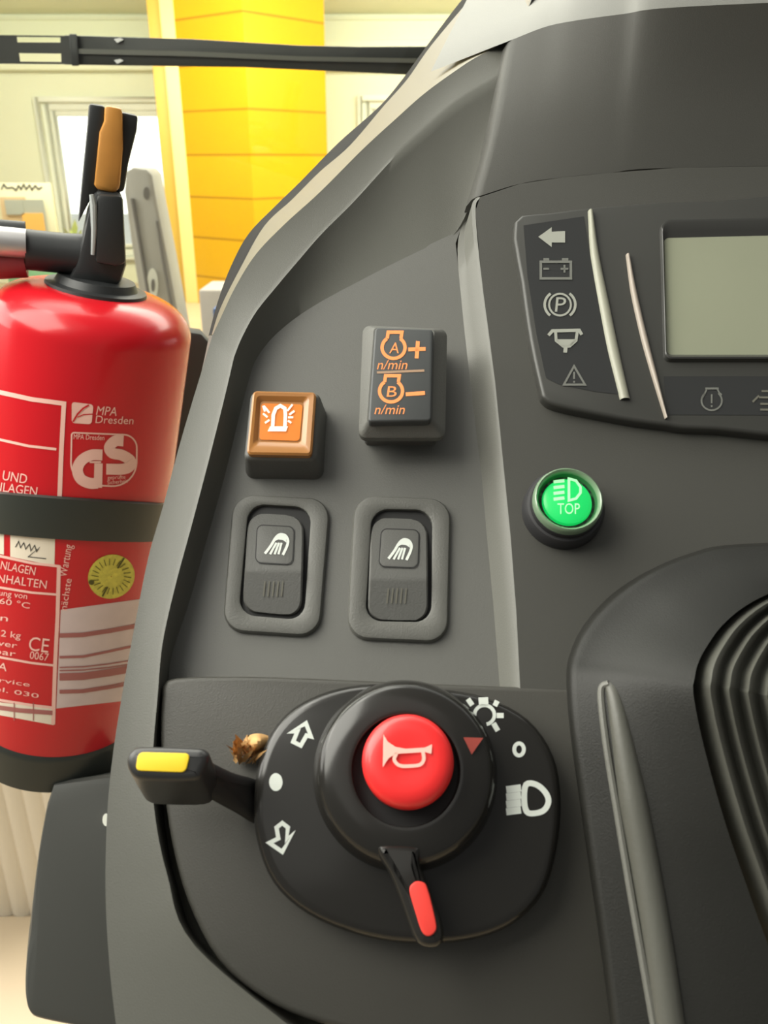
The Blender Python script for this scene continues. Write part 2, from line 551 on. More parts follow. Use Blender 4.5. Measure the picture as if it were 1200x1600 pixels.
# low table with leaflets beside the window
TY = 8.2
def TP(x, y, Y=TY): return atY(x, y, Y)
tl = TP(-90, 462); trr = TP(34, 462)
t = thing('low_table', 'low tan wooden table at the far left below the showroom window', 'table', ((tl.x+trr.x)/2, TY+.3, 0))
mb = MB(); mb.box(((tl.x+trr.x)/2, TY+.3, tl.z-.03), (trr.x-tl.x+.5, .7, .05)); mb.build('table_top', 'tan', t, bevel=.006)
for sxn in (-1, 1):
    for sy in (-1, 1):
        mb = MB(); mb.box(((tl.x+trr.x)/2+sxn*((trr.x-tl.x+.4)/2), TY+.3+sy*.3, (tl.z-.055)/2), (.05, .05, tl.z-.055)); mb.build('leg', 'tan', t)
a, b = TP(6, 452), TP(88, 418)
mb = MB(); mb.box(((a.x+b.x)/2, TY+.3, (tl.z-.005+b.z)/2), (b.x-a.x, .35, b.z-tl.z+.005))
o = mb.build('storage_box', 'greenbox', bevel=.01); tag(o, 'green storage box on the low table behind the extinguisher hose', 'box')
# leaflet holder on top of the box
a, b = TP(0, 412, TY+.25), TP(76, 286, TY+.25)
t = thing('leaflet_holder', 'cream cardboard holder with orange and grey leaflets, left of the window', 'leaflet holder', ((a.x+b.x)/2, TY+.25, TP(6, 418).z))
z0 = TP(6, 418).z
mb = MB(); mb.box(((a.x+b.x)/2-.04, TY+.28, (z0+b.z)/2), (b.x-a.x+.1, .03, b.z-z0)); mb.build('backing', 'card', t, bevel=.004)
def card(x0, y0, x1, y1, m, dy, nm='leaflet'):
    p, q_ = TP(x0, y1, TY+.25), TP(x1, y0, TY+.25)
    mb = MB(); mb.box(((p.x+q_.x)/2, TY+.25-dy, (p.z+q_.z)/2), (q_.x-p.x, .012, q_.z-p.z)); return mb.build(nm, m, t)
card(8, 308, 40, 360, 'cardtan', 0.005); card(42, 312, 68, 362, 'cardgrey', .006)
card(40, 333, 68, 362, 'cardorange', .02); card(12, 312, 36, 335, 'cardgrey', .02)
wm = MB()
LP = Plane((0, TY+.264, 0), (0, -1, 0))
zz = [(2, 296), (6, 288), (10, 294), (20, 293), (25, 298), (29, 290), (33, 296), (37, 288), (41, 296), (46, 289), (50, 297), (55, 290), (60, 296), (66, 292)]
stroke(wm, LP, zz, 2.2, 0.002)
wm.build('scribble', 'blackp', t)

# pale plant beside the window
px_ = TP(112, 340, 7.4)
t = thing('potted_plant', 'small yellow-green leafy plant in front of the showroom window', 'plant', (px_.x, 7.4, 0))
mb = MB(); mb.tube([Vector((px_.x, 7.4, 0)), Vector((px_.x, 7.4, .5))], [.14, .17], 16); mb.build('pot', 'card', t)
mb = MB()
for k in range(46):
    a = random.uniform(0, 6.28); e = random.uniform(.2, 1.3); L = random.uniform(.12, .3)
    o0 = Vector((px_.x, 7.4, random.uniform(.5, .95)))
    dv = Vector((math.cos(a)*math.cos(e)*.55, math.sin(a)*math.cos(e)*.55, math.sin(e)))
    sd = Vector((-math.sin(a), math.cos(a), 0))*.03
    mid = o0+dv*L*.55; tip = o0+dv*L+Vector((0, 0, -.03))
    mb.add([o0, mid+sd, tip, mid-sd], [(0, 1, 2), (0, 2, 3)])
mb.tube([Vector((px_.x, 7.4, .48)), Vector((px_.x, 7.4, 1.0))], .012, 6)
mb.build('foliage', 'leaf', t)

mb = MB(); mb.box((0, 22, -.3), (60, 19, .2)); yo = mb.build('ground', 'whitebox'); yo['kind'] = 'structure'

# white ribbed panel on the floor below the extinguisher
RB = onfloor(40, 1428)
t = thing('ribbed_panel', 'white ribbed panel standing on the tan floor at lower left', 'panel', (RB.x, RB.y, 0))
mb = MB()
rows0, rows1 = [], []
zt = atY(20, 1180, RB.y).z
x0 = atY(-90, 1428, RB.y).x; x1 = atY(130, 1428, RB.y).x
for i in range(121):
    s = i/120
    xx = x0+(x1-x0)*s
    d = .007*abs(math.sin(s*math.pi*8.0))**.6
    rows0.append(Vector((xx, RB.y-d, 0))); rows1.append(Vector((xx-.0, RB.y-d, zt)))
mb.rings([rows0+[Vector((x1, RB.y+.03, 0)), Vector((x0, RB.y+.03, 0))], rows1+[Vector((x1, RB.y+.03, zt)), Vector((x0, RB.y+.03, zt))]])
mb.build('ribbed_sheet', 'ribwhite', t, angle=60)

# pale grey machine arm beyond the windscreen
AY = 2.2
def AP(x, y, dy=0): return atY(x, y, AY)+Vector((0, dy, 0))
foot = AP(330, 640)
t = thing('loader_boom', 'pale grey slanted metal boom behind the extinguisher valve, beyond the windscreen', 'boom', (foot.x, AY, 0))
outl = [(196, 268), (208, 261), (229, 263), (238, 274), (246, 320), (262, 400), (277, 480), (300, 600), (330, 760), (268, 760), (240, 600), (222, 490), (205, 380), (194, 300)]
mb = MB(); mb.rings([[AP(x, y) for x, y in outl], [AP(x, y, .10) for x, y in outl]])
legp = [AP(330, 760), AP(268, 760)]
mb.rings([[legp[0], legp[1], legp[1]+Vector((0, .1, 0)), legp[0]+Vector((0, .1, 0))],
          [Vector((p.x, p.y, 0)) for p in (legp[0], legp[1], legp[1]+Vector((0, .1, 0)), legp[0]+Vector((0, .1, 0)))]], False, True)
mb.build('boom_body', 'arm', t, bevel=.006)
ARMP = Plane((0, AY, 0), (0, -1, 0))
mb = MB(); mb.tube([AP(207, 310, -.004), AP(216, 360, -.004), AP(226, 420, -.004), AP(236, 480, -.004)], .005, 8); mb.build('seam', 'armdark', t)
mb = MB(); mb.tube([AP(246, 345, -.004), AP(258, 420, -.004), AP(271, 490, -.004)], .004, 8); mb.build('seam', 'armdark', t)
mb = MB(); mb.rings([up(circ(238, 445, 9, 26), ARMP, 0), up(circ(238, 445, 9, 26), ARMP, .006)]); o = mb.build('boss', 'white', t)
mb = MB(); mb.rings([up(circ(239, 446, 3, 10), ARMP, .006), up(circ(239, 446, 3, 10), ARMP, .008)]); mb.build('hole', 'armdark', o)
mb = MB(); mb.rings([up(circ(229, 302, 5, 10), ARMP, 0), up(circ(229, 302, 5, 10), ARMP, .004)]); mb.build('bolt', 'armdark', t)
mb = MB()
a, b = AP(314, 497), AP(345, 560)
cx, cz = (a.x+b.x)/2, (a.z+b.z)/2
mb.box((cx, AY+.2, a.z/2), (b.x-a.x, .09, a.z))
o = mb.build('canister', 'bluebox', bevel=.006); tag(o, 'blue upright canister glimpsed behind the left dashboard edge', 'canister')
a2, b2_ = AP(272, 487), AP(308, 560)
mb = MB(); mb.box(((a2.x+b2_.x)/2+.02, AY+.5, a2.z/2), (b2_.x-a2.x+.08, .2, a2.z)); o = mb.build('machine_housing', 'machine', bevel=.01)
tag(o, 'pale grey machine housing between extinguisher shoulder and dashboard edge', 'machine housing')

# windscreen and wiper
GY = 0.92
mb = MB(); mb.box((-.1, GY+.02, 1.75), (2.4, .005, 1.5), Matrix.Rotation(math.radians(5), 3, 'X'))
o = mb.build('windscreen', 'glass'); tag(o, 'clear windscreen between the fire extinguisher and the black wiper', 'windscreen')
WP = Plane((0, GY+.085, 0), (0, -1, 0))
def wp(x, y, h=0): return WP.at(x, y, h)
t = thing('windscreen_wiper', 'black windscreen wiper lying horizontally across the top left view', 'wiper', wp(340, 88))
mb = MB()
o1 = [(-60, 54), (0, 54), (110, 54), (115, 61), (300, 62), (470, 72), (560, 74), (720, 73), (720, 120), (600, 117), (470, 109), (380, 105), (300, 104), (112, 103), (106, 96), (0, 96), (-60, 96)]
# long blade with two slots in its holder
def wbox(mb, pts, d0=0.0, d1=0.012): mb.rings([[wp(x, y, d0) for x, y in pts], [wp(x, y, d1) for x, y in pts]])
wbox(mb, [(100, 55), (300, 61), (470, 71), (560, 73), (760, 72), (760, 122), (640, 117), (470, 109), (380, 105), (300, 104), (100, 101)])
mb.build('blade', 'wiper', t, bevel=.001)
mb = MB(); wbox(mb, [(120, 76), (300, 80), (470, 88), (740, 93), (740, 100), (470, 95), (300, 88), (120, 84)], .010, .018); mb.build('rubber_lip', 'rubber', t)
mb = MB()
wbox(mb, [(-80, 54), (110, 56), (110, 58.5), (-80, 57)], -.002, .016); wbox(mb, [(-80, 65.5), (110, 66.5), (110, 84), (-80, 82)], -.002, .016)
wbox(mb, [(-80, 95), (110, 97), (110, 100.5), (-80, 99)], -.002, .016)
wbox(mb, [(-80, 54), (26, 55), (32, 99), (-80, 99)], -.002, .0155); wbox(mb, [(94, 56), (116, 56), (118, 101), (96, 100)], -.002, .0155)
mb.build('blade_holder', 'wiper', t)
mb = MB(); wbox(mb, [(108, 53), (120, 53), (124, 103), (112, 103)], -.002, .02); mb.build('clip', 'blackp', t, bevel=.001)
for yy in (63, 96):
    mb = MB(); wbox(mb, [(178, yy-2), (188, yy-4), (193, yy-1), (183, yy+4)], .012, .016); tag(mb.build('rivet', 'steel', t), 'bright metal rivet')

# ================================================================== fire extinguisher
ET = CAM + ray(150, 460)*0.50
dB = ray(84, 1222)
EB = CAM + dB*(ET.y/dB.y)
AX = (ET-EB).normalized()
EH = (ET-EB).length
E1 = (-Vector((ET.x, ET.y, 0))); E1 = (E1-AX*E1.dot(AX)).normalized()
E2 = AX.cross(E1)
if E2.x < 0: E2 = -E2
ER = 0.0535
class Cyl:
    def __init__(self, r): self.r = r
    def at(self, x, y, h=0.0):
        d = ray(x, y); r = self.r+h
        o = CAM-EB
        dd = d-AX*d.dot(AX); oo_ = o-AX*o.dot(AX)
        a, b, c = dd.dot(dd), 2*dd.dot(oo_), oo_.dot(oo_)-r*r
        q = max(0, b*b-4*a*c)
        return CAM+d*((-b-math.sqrt(q))/(2*a))
CY = Cyl(ER)
def zof(x, y): return (CY.at(x, y)-EB).dot(AX)
def rev(mb, prof, n=72, close=True):
    mb.rings([[EB+AX*z+(E1*math.cos(2*math.pi*k/n)+E2*math.sin(2*math.pi*k/n))*r for k in range(n)] for z, r in prof], close, close)
z_base_top = zof(85, 1185); z_sh = zof(130, 545); z_base_bot = zof(85, 1245)
ext = thing('fire_extinguisher', 'red fire extinguisher strapped upright on the left beside the dashboard', 'fire extinguisher', EB+AX*z_base_bot)
zn = EH+0.003
prof = [(z_base_bot+.012, ER*.9), (z_base_top-.01, ER-.0004), (z_base_top, ER)]
prof += [(z_base_top+(z_sh-z_base_top)*k/6, ER) for k in range(1, 7)]
RN = 0.023
for k in range(1, 13):
    a = math.radians(90*k/12)
    prof.append((z_sh+(zn-z_sh)*math.sin(a)**1.0, RN+(ER-RN)*math.cos(a)**0.9 if k < 12 else RN))
mb = MB(); rev(mb, prof, 96); mb.build('cylinder', 'extred', ext, angle=50)
mb = MB()
rev(mb, [(z_base_bot, ER*.8), (z_base_bot, ER*.93), (z_base_bot+.004, ER+.0005), (z_base_top-.004, ER+.0012), (z_base_top-.001, ER+.0012), (z_base_top+.001, ER+.0002)], 72)
mb.build('foot_ring', 'strap', ext)
EPL = Plane(ET, E1)
def ep(x, y, h=0): return EPL.at(x, y, h)
# collar and valve
mb = MB(); rev(mb, [(zn-.002, RN+.001), (zn-.001, RN+.004), (zn+.0015, RN+.0035), (zn+.0022, RN-.001), (zn+.006, RN-.003), (zn+.0065, .014)], 48); mb.build('collar', 'blackp', ext)
def eblk(name, pts, h0, h1, m, parent=None, bev=.0012, lab=None):
    q = MB(); q.rings([[ep(x, y, 0)+E1*h0 for x, y in pts], [ep(x, y, 0)+E1*h1 for x, y in pts]])
    o = q.build(name, m, parent or ext, bevel=bev)
    if lab: o['label'] = lab
    return o
eblk('valve_body', [(106, 436), (118, 408), (128, 372), (136, 330), (148, 298), (150, 293), (190, 298), (196, 410), (186, 440), (150, 444)], -.014, .012, 'blackp', bev=.003)
eblk('valve_front', [(151, 298), (190, 300), (195, 402), (180, 408), (148, 402)], .012, .018, 'blackp', bev=.002)
q = MB(); q.tube([ep(143, 304, .0165), ep(146, 320, .0165), ep(147, 360, .0165), ep(145, 398, .0165)], [.0012, .0018, .0015, .0010], 8); tag(q.build('safety_wire', 'greyedge', ext), 'pale grey bent wire')
eblk('lever', [(139, 161), (164, 165), (160, 215), (152, 298), (140, 312), (122, 346), (128, 280), (136, 200)], -.004, .008, 'blackp', bev=.0015)
eblk('lever', [(188, 174), (215, 180), (213, 203), (200, 255), (193, 298), (178, 300), (186, 230)], -.006, .006, 'blackp', bev=.0015)
eblk('seal_tag', [(163, 163), (190, 168), (191, 230), (186, 292), (176, 299), (150, 293), (147, 285), (155, 205), (162, 188)], .004, .011, 'tag', bev=.002, lab='orange-brown translucent tag between the two levers')
q = MB(); q.tube([ep(137, 400), ep(100, 396), ep(60, 392), ep(41, 390)], [.0115, .0105, .0105, .0105], 24); hose = q.build('hose', 'blackp', ext)
q = MB(); q.tube([ep(41.5, 381, .004), ep(0, 377, .004), ep(-40, 374, .004)], .0075, 20); tag(q.build('crimp_sleeve', 'steel', ext), 'silver crimp sleeve')
q = MB(); q.tube([ep(40, 408, -.002), ep(0, 410, -.002), ep(-40, 410, -.002)], .0085, 20); tag(q.build('hose_end', 'darkred', ext), 'dark red hose end')
q = MB(); q.tube([ep(40, 360, -.004), ep(0, 357, -.004), ep(-40, 356, -.004)], .0045, 16); q.build('nozzle', 'blackp', ext)

# printing on the cylinder
H = .00015
q = MB()
stroke(q, CY, [(-30, 605), (0, 613), (50, 624), (103, 631)], 7, H)
stroke(q, CY, [(100, 628), (96, 700), (93, 776)], 7, H)
stroke(q, CY, [(-30, 680), (0, 687), (45, 697), (88, 702)], 4, H)
stroke(q, CY, [(92, 884), (90, 960), (86, 1040), (83, 1132)], 6, H)
stroke(q, CY, [(-30, 858), (0, 869), (50, 880), (94, 885)], 4, H)
stroke(q, CY, [(-30, 912), (0, 918), (50, 926), (88, 929)], 3.5, H)
stroke(q, CY, [(-30, 1018), (0, 1027), (50, 1036), (86, 1040)], 3.5, H)
stroke(q, CY, [(-30, 1087), (0, 1094), (50, 1102), (84, 1106)], 4, H)
q.build('label_frame', 'extpink', ext)
def line(*a):
    q = MB(); text(q, CY, *a); q.build('printed_line', 'extpink', ext)
line('EN UND', -24, 745, 41, 756, 15, H)
line('ERANLAGEN', -40, 762, 57, 775, 14, H)
line('ANLAGEN', -10, 887, 54, 899, 13, H)
line('V EINHALTEN', -34, 905, 72, 920, 13, H)
line('umgebung von', -40, 925, 42, 936, 9, H)
line('bis 60 °C', -30, 938, 46, 951, 9, H)
line('gen', -30, 966, 12, 971, 10, H)
line('Nr. 2 kg', -30, 990, 32, 998, 10, H)
line('pulver', -30, 1004, 26, 1013, 9, H)
line('0 bar', -30, 1018, 24, 1026, 9, H)
line('A', -4, 1046, 10, 1049, 12, H)
line('Service', -26, 1062, 46, 1073, 7, H)
line('Tel. 030', -26, 1076, 60, 1091, 7, H)
line('nächste', 104, 954, 112, 905, 11, H)
line('Wartung', 104, 902, 113, 852, 13, H)
line('CE', 44, 1016, 75, 1020, 22, H); line('0067', 46, 1029, 75, 1033, 12, H)
line('MPA', 150, 648, 182, 650, 14, H, .15); line('Dresden', 149, 661, 208, 663, 12, H, .1)
# MPA mark: rounded square with a sweeping cut
q = MB(); g = rr((112, 628), (146, 632), (143, 663), (112, 661), 5); fill(q, CY, g, H)
mk = q.build('test_mark', 'extpink', ext)
q = MB(); stroke(q, CY, [(114, 659), (121, 647), (130, 638), (139, 633)], 2.6, H+.0001); stroke(q, CY, [(121, 652), (130, 648), (145, 647)], 1.6, H+.0001); q.build('sweep', 'extred', mk)
# GS mark
q = MB()
bd = rr((112, 676), (214, 680), (213, 762), (110, 756), [4, 20, 40, 34], 8)
stroke(q, CY, bd, 2.4, H, True)
text(q, CY, 'MPA Dresden', 115, 686, 163, 688, 8, H)
G = cat([(160, 711), (143, 711), (128, 719), (121, 733), (126, 748), (140, 755), (153, 755)], 6)
stroke(q, CY, G, 17, H)
stroke(q, CY, [(153, 762), (154, 724)], 13, H)
stroke(q, CY, [(140, 722), (158, 722)], 3, H)
Sg = cat([(193, 689), (180, 689), (171, 699), (176, 708), (190, 711), (203, 719), (203, 728), (192, 733), (166, 733)], 6)
stroke(q, CY, Sg, 17, H+.00005)
text(q, CY, 'geprüfte', 168, 749, 196, 748, 6, H); text(q, CY, 'Sicherheit', 168, 757, 200, 754, 6, H)
q.build('safety_mark', 'extpink', ext)
# cream box under the strap
def patch(q, TL, TR, BR, BL, h, nx=10, ny=4):
    rows = []
    for j in range(ny+1):
        l = Vector(TL).lerp(Vector(BL), j/ny); r_ = Vector(TR).lerp(Vector(BR), j/ny)
        rows.append([CY.at(*(l.lerp(r_, i/nx)), h) for i in range(nx+1)])
    q.grid(rows)
q = MB(); patch(q, (16, 836), (86, 842), (85, 884), (16, 870), H); patch(q, (-30, 828), (6, 834), (6, 867), (-30, 858), H)
pc = q.build('cream_field', 'extcream', ext)
q = MB()
stroke(q, CY, [(24, 855), (29, 846), (32, 856), (37, 848), (40, 858), (46, 850), (48, 861), (54, 852), (57, 862), (62, 855), (44, 870), (72, 873)], 1.5, H+.0001)
q.build('scribble', 'blackp', pc)
# white stripes block of the maintenance label
q = MB(); patch(q, (95, 953), (235, 934), (222, 1092), (88, 1107), H, 14, 10)
st = q.build('service_sticker', 'extsilver', ext); st['label'] = 'pale sticker with dark red writing lines'
q = MB()
for (ya, yb, w) in ((993, 980, 7), (1027, 1010, 4), (1043, 1033, 2), (1048, 1039, 2), (1057, 1045, 10), (1062, 1050, 3), (1079, 1065, 2), (1082, 1069, 4)):
    stroke(q, CY, [(93, ya), (130, ya-1), (170, (ya+yb)/2-.5), (224, yb-4)], w, H+.0001)
q.build('ruled_line', 'extline', st)
q = MB(); patch(q, (-30, 1094), (85, 1107), (84, 1133), (-30, 1112), H); st2 = q.build('date_band', 'extcream', ext)
q = MB()
for x in (22, 52): stroke(q, CY, [(x, 1098), (x, 1126)], 1.6, H+.0001)
stroke(q, CY, [(-20, 1103), (30, 1110), (82, 1114)], 7, H+.0001)
q.build('rule', 'extline', st2)
# round yellow seal
q = MB(); ctr = (174, 901)
el = [(174+37*math.cos(a)*.98+4*math.sin(a), 901+34*math.sin(a)-6*math.cos(a)) for a in [2*math.pi*k/40 for k in range(40)]]
rows = [[CY.at(ctr[0]+(x-ctr[0])*s, ctr[1]+(y-ctr[1])*s, H+.0002) for x, y in el] for s in (1, .66, .33, .02)]
q.grid(rows, True)
se = q.build('inspection_seal', 'seal', ext); se['label'] = 'round yellow-green inspection seal'
q = MB()
stroke(q, CY, [(160, 932), (168, 917)], 2.5, H+.0004); stroke(q, CY, [(184, 888), (194, 872)], 2.5, H+.0004)
fill(q, CY, circ(143, 910, 4.5, 4, 12), H+.0004)
for k in range(22):
    a = 2*math.pi*k/22
    stroke(q, CY, [(174+20*math.cos(a), 901+18*math.sin(a)), (174+31*math.cos(a+.06), 901+28*math.sin(a+.06))], 1.1, H+.0004)
q.build('punch_mark', 'sealdark', se)

# holder with strap
br = thing('extinguisher_bracket', 'dark grey bracket and black strap holding the red extinguisher', 'bracket', EB-E1*(ER+.02))
zs0, zs1 = zof(120, 843), zof(120, 777)
q = MB()
srings = []
for z, r in [(zs0, ER+.0002), (zs0+.0006, ER+.0022), ((zs0+zs1)/2, ER+.0026), (zs1-.0006, ER+.0022), (zs1, ER+.0002)]:
    srings.append([EB+AX*(z+.024*(math.cos(2*math.pi*k/96)-1))+(E1*math.cos(2*math.pi*k/96)+E2*math.sin(2*math.pi*k/96))*r for k in range(96)])
q.rings(srings, False, False)
q.build('strap', 'strap', br)
q = MB()
a = zof(130, 590); b_ = z_base_bot-.02
def bp(s, z, d): return EB+AX*z+E2*s-E1*d
w_ = .080
pl = [(-w_, b_), (w_, b_), (w_, a-.004), (w_-.012, a+.006), (-w_+.012, a+.006), (-w_, a-.004)]
q.rings([[bp(s, z, ER+.0015) for s, z in pl], [bp(s, z, ER+.016) for s, z in pl]])
q.build('back_plate', 'bracket', br, bevel=.003)

# dark side cover under the extinguisher
SC = Plane(CAM+ray(110, 1450)*.60, (0.1, -math.cos(math.radians(35)), math.sin(math.radians(35))))
o_px = [(84, 1222), (215, 1205), (240, 1300), (240, 1620), (120, 1607), (66, 1596), (47, 1588), (39, 1568), (37, 1530), (40, 1480), (47, 1420), (57, 1345), (66, 1290), (74, 1250)]
t = thing('side_cover', 'dark grey plastic side cover below the fire extinguisher', 'cover', SC.at(140, 1590))
top = up(o_px[:5]+[tuple(p) for p in cat(o_px[4:], 4)[1:]], SC, 0)
q = MB()
sc = lambda pts, d: [p+SC.n*d for p in pts]
def shr(pts, d):
    c = sum(pts, Vector())/len(pts); return [p+(c-p).normalized()*d for p in pts]
q.rings([sc(top, -.05), sc(top, -.004), sc(shr(top, .002), -.001), sc(shr(top, .006), 0)], True, True)
q.build('cover_shell', 'bracket', t, angle=30)
q = MB(); cpx = circ(166, 1281, 6, 10, 16); q.rings([up(cpx, SC, -.0005), up(cpx, SC, .003)], True, True); tag(q.build('screw_cap', 'white', t), 'small white screw cap')

# ================================================================== dashboard
dash = thing('dashboard', 'dark grey moulded dashboard console filling the right of the picture', 'dashboard', DASH.at(600, 1000, -.05))
C1 = [(800, -80), (733, 0), (673, 72), (637, 123), (600, 165), (547, 227), (500, 268), (456, 312), (413, 353), (375, 420), (345, 480), (331, 522)]
C2 = [(846, -40), (803, 50), (730, 98), (667, 143), (617, 187), (567, 233), (500, 300), (445, 350), (400, 397), (368, 448), (346, 494), (332, 524)]
C3 = [(803, 72), (797, 107), (713, 160), (667, 200), (617, 247), (553, 317), (505, 365), (470, 405), (432, 450), (400, 490), (378, 530), (366, 560)]
C4 = [(750, 270), (738, 312), (708, 368), (664, 388), (610, 414), (560, 440), (520, 461), (484, 482), (450, 506), (420, 534), (398, 566), (388, 596)]
C2b = [(332, 524), (315, 580), (285, 680), (255, 790), (232, 870), (210, 980), (190, 1090), (175, 1190), (167, 1280), (165, 1400), (172, 1520), (186, 1640)]
C3b = [(366, 560), (352, 620), (327, 720), (298, 830), (275, 915), (255, 1005), (247, 1090), (240, 1180), (242, 1265), (262, 1366), (306, 1478), (500, 1640)]
C4b = [(388, 596), (374, 650), (350, 748), (318, 862), (294, 946), (270, 1025), (262, 1098), (256, 1185), (258, 1287), (278, 1388), (324, 1488), (500, 1618)]
def crv(P, hs):
    n = len(P)
    return cat([DASH.at(x, y, hs[0]+(hs[1]-hs[0])*i/(n-1)) for i, (x, y) in enumerate(P)], 6)
# pale top edge
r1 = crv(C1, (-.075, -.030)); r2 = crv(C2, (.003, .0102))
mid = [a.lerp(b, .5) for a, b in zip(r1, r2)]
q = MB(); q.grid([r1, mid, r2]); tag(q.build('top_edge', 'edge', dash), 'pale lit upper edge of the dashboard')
# rim face, then the wall falling to the switch panel
def crvl(P, H): return cat([DASH.at(x, y, h) for (x, y), h in zip(P, H)], 6)
r3 = crvl(C3, (.005, .0045, .0045, .0045, .0046, .0050, .0056, .0064, .0074, .0086, .0096, .0102))
r4 = crvl(C4, (.0035, .002, 0, 0, 0, 0, 0, 0, 0, 0, 0, 0))
l2 = crv(C2b, (.0102, .010)); l3 = crv(C3b, (.0102, .010)); l4 = cat([DASH.at(x, y, h) for (x, y), h in zip(C4b, (0, 0, 0, 0, 0, -.001, -.005, -.006, -.006, -.006, -.006, -.006))], 6)
R2, R3, R4 = r2+l2[1:], r3+l3[1:], r4+l4[1:]
def across(rows, n):
    out = [[] for _ in range((len(rows)-1)*n+1)]
    for j in range(len(rows[0])):
        for i, p in enumerate(cat([r[j] for r in rows], n)): out[i].append(p)
    return out
c3a = [a.lerp(b, .86) for a, b in zip(R2, R3)]
c3c = [a.lerp(b, .10) for a, b in zip(R3, R4)]
hump = [p+DN*.0006 for p in R3]
R5 = [p+RGT*.006-DN*.007 for p in R4]
q = MB(); q.grid([R2, c3a]+[h_ for h_ in [hump]]+[c3c]+[[a.lerp(b, .5)-DN*.0015 for a, b in zip(R3, R4)]]+[R4, R5])
q.build('rim', 'rim', dash, angle=40)
# outside wall of the rim below the pale edge
off0 = r1[-1]-l2[0]
back = [p+off0.lerp(Vector((-.004, .07, -.03)), min(1, i/14)) for i, p in enumerate(l2)]
q = MB(); q.grid([back, [a.lerp(b, .15)+Vector((-.001, 0, 0)) for a, b in zip(l2, back)], l2]); q.build('side_wall', 'rim', dash)
# black trim outside the pale edge
K0 = [(760, -40), (723, -2), (668, 70), (630, 122), (593, 166), (530, 222), (470, 283), (430, 322), (388, 366), (360, 418), (340, 472), (326, 524)]
k0 = crv(K0, (-.10, -.05)); k1 = crv(C1, (-.078, -.033)); k1 = [p+(q_-p)*.06 for p, q_ in zip(k1, r2)]
q = MB(); q.grid([[p+Vector((0, .04, -.02)) for p in k0], k0, k1]); q.build('outer_trim', 'trimblack', dash)

# added plate below the moulding, stops light leaking through its gaps
ub = [(745, 200), (690, 235), (600, 330), (480, 430), (410, 540), (380, 640), (320, 850), (285, 960), (255, 1080), (235, 1200), (240, 1320), (290, 1450), (400, 1620), (1590, 1660), (1590, 150)]
q = MB(); q.rings([up(ub, DASH, -.030), up(ub, DASH, -.0185)]); q.build('light_stop_plate', 'black', dash)
# flat switch panel inside the rim
pan = [(x-2, y-2) for x, y in C4[1:]]+[(x-4, y) for x, y in C4b[1:6]]+[(262, 1075), (300, 1110), (700, 1120), (800, 1110)]+[(784, 1020), (760, 800), (740, 640), (722, 480), (712, 380)]
q = MB(); q.poly([DASH.at(x, y, 0.0) for x, y in pan]); q.build('switch_panel', 'panel', dash)
# cluster panel, raised, with its sloped left flank
D1 = [(743, 312), (716, 374), (722, 480), (740, 640), (752, 740), (760, 830), (772, 960), (782, 1090)]
D2 = [(744, 308), (737, 330), (746, 430), (768, 600), (782, 740), (792, 840), (801, 960), (808, 1100)]
d1 = crv(D1, (0, 0)); d2 = crv(D2, (.008, .008)); d2i = crv([(x+6, y) for x, y in D2], (.0085, .0085))
q = MB(); nd = len(d1)
dm = [a.lerp(b, .55)-DN*.0055*max(0, 1-i/(nd*.6)) for i, (a, b) in enumerate(zip(d1, d2))]
q.grid([d1, dm, d2, d2i]); q.build('panel_flank', 'dash', dash, angle=50)
MT = [(744, 308), (813, 287), (880, 277), (953, 270), (1060, 262), (1560, 255)]
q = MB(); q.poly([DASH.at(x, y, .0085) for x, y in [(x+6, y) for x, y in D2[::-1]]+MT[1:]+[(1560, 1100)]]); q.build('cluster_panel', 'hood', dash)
# hood rising over the cluster
ms = crv(MT, (.0083, .0083))
E0 = [(800, 62), (852, 42), (900, 32), (973, 22), (1080, 10), (1560, -10)]
e0 = crv(E0, (.009, .040))
mid1 = crv([(768, 225), (823, 205), (885, 195), (957, 187), (1065, 178), (1560, 168)], (.0085, .016))
mid2 = crv([(785, 140), (842, 118), (893, 108), (965, 100), (1072, 90), (1560, 75)], (.0088, .027))
ms0 = crv([(x, y+16) for x, y in MT], (.004, .004))
def ext_left(r): return [r[0]-RGT*.0045-DN*.016, r[0]-RGT*.0030-DN*.0045, r[0]-RGT*.0014-DN*.0012]+r
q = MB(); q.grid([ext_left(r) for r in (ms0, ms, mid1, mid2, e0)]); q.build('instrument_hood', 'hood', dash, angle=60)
e1_ = crv([(817, 22), (862, -2), (910, -22), (980, -40), (1080, -50), (1560, -70)], (.006, .036))
e2_ = crv([(842, -60), (885, -85), (915, -110), (985, -120), (1080, -130), (1560, -140)], (-.03, .0))
q = MB(); q.grid([[r[0]-RGT*.03-DN*.014]+r for r in (e0, e1_, e2_)]); q.build('hood_brow', 'dash', dash, angle=80)

# lower panel with a rounded upper left corner
LO = [(252, 1072), (275, 1058), (400, 1056), (560, 1062), (700, 1068), (930, 1076), (1000, 1080), (1000, 1670), (620, 1625), (500, 1600), (412, 1562), (340, 1500), (292, 1408), (266, 1312), (253, 1215), (249, 1130)]
lo = cat(LO[:6], 4)[:-1]+[Vector(p) for p in LO[5:9]]+cat(LO[8:]+[LO[0]], 4)[1:-1]
top = up(lo, DASH, .009)
q = MB(); slab(q, top, .016, .0016); q.build('lower_panel', 'lower', dash, angle=50)

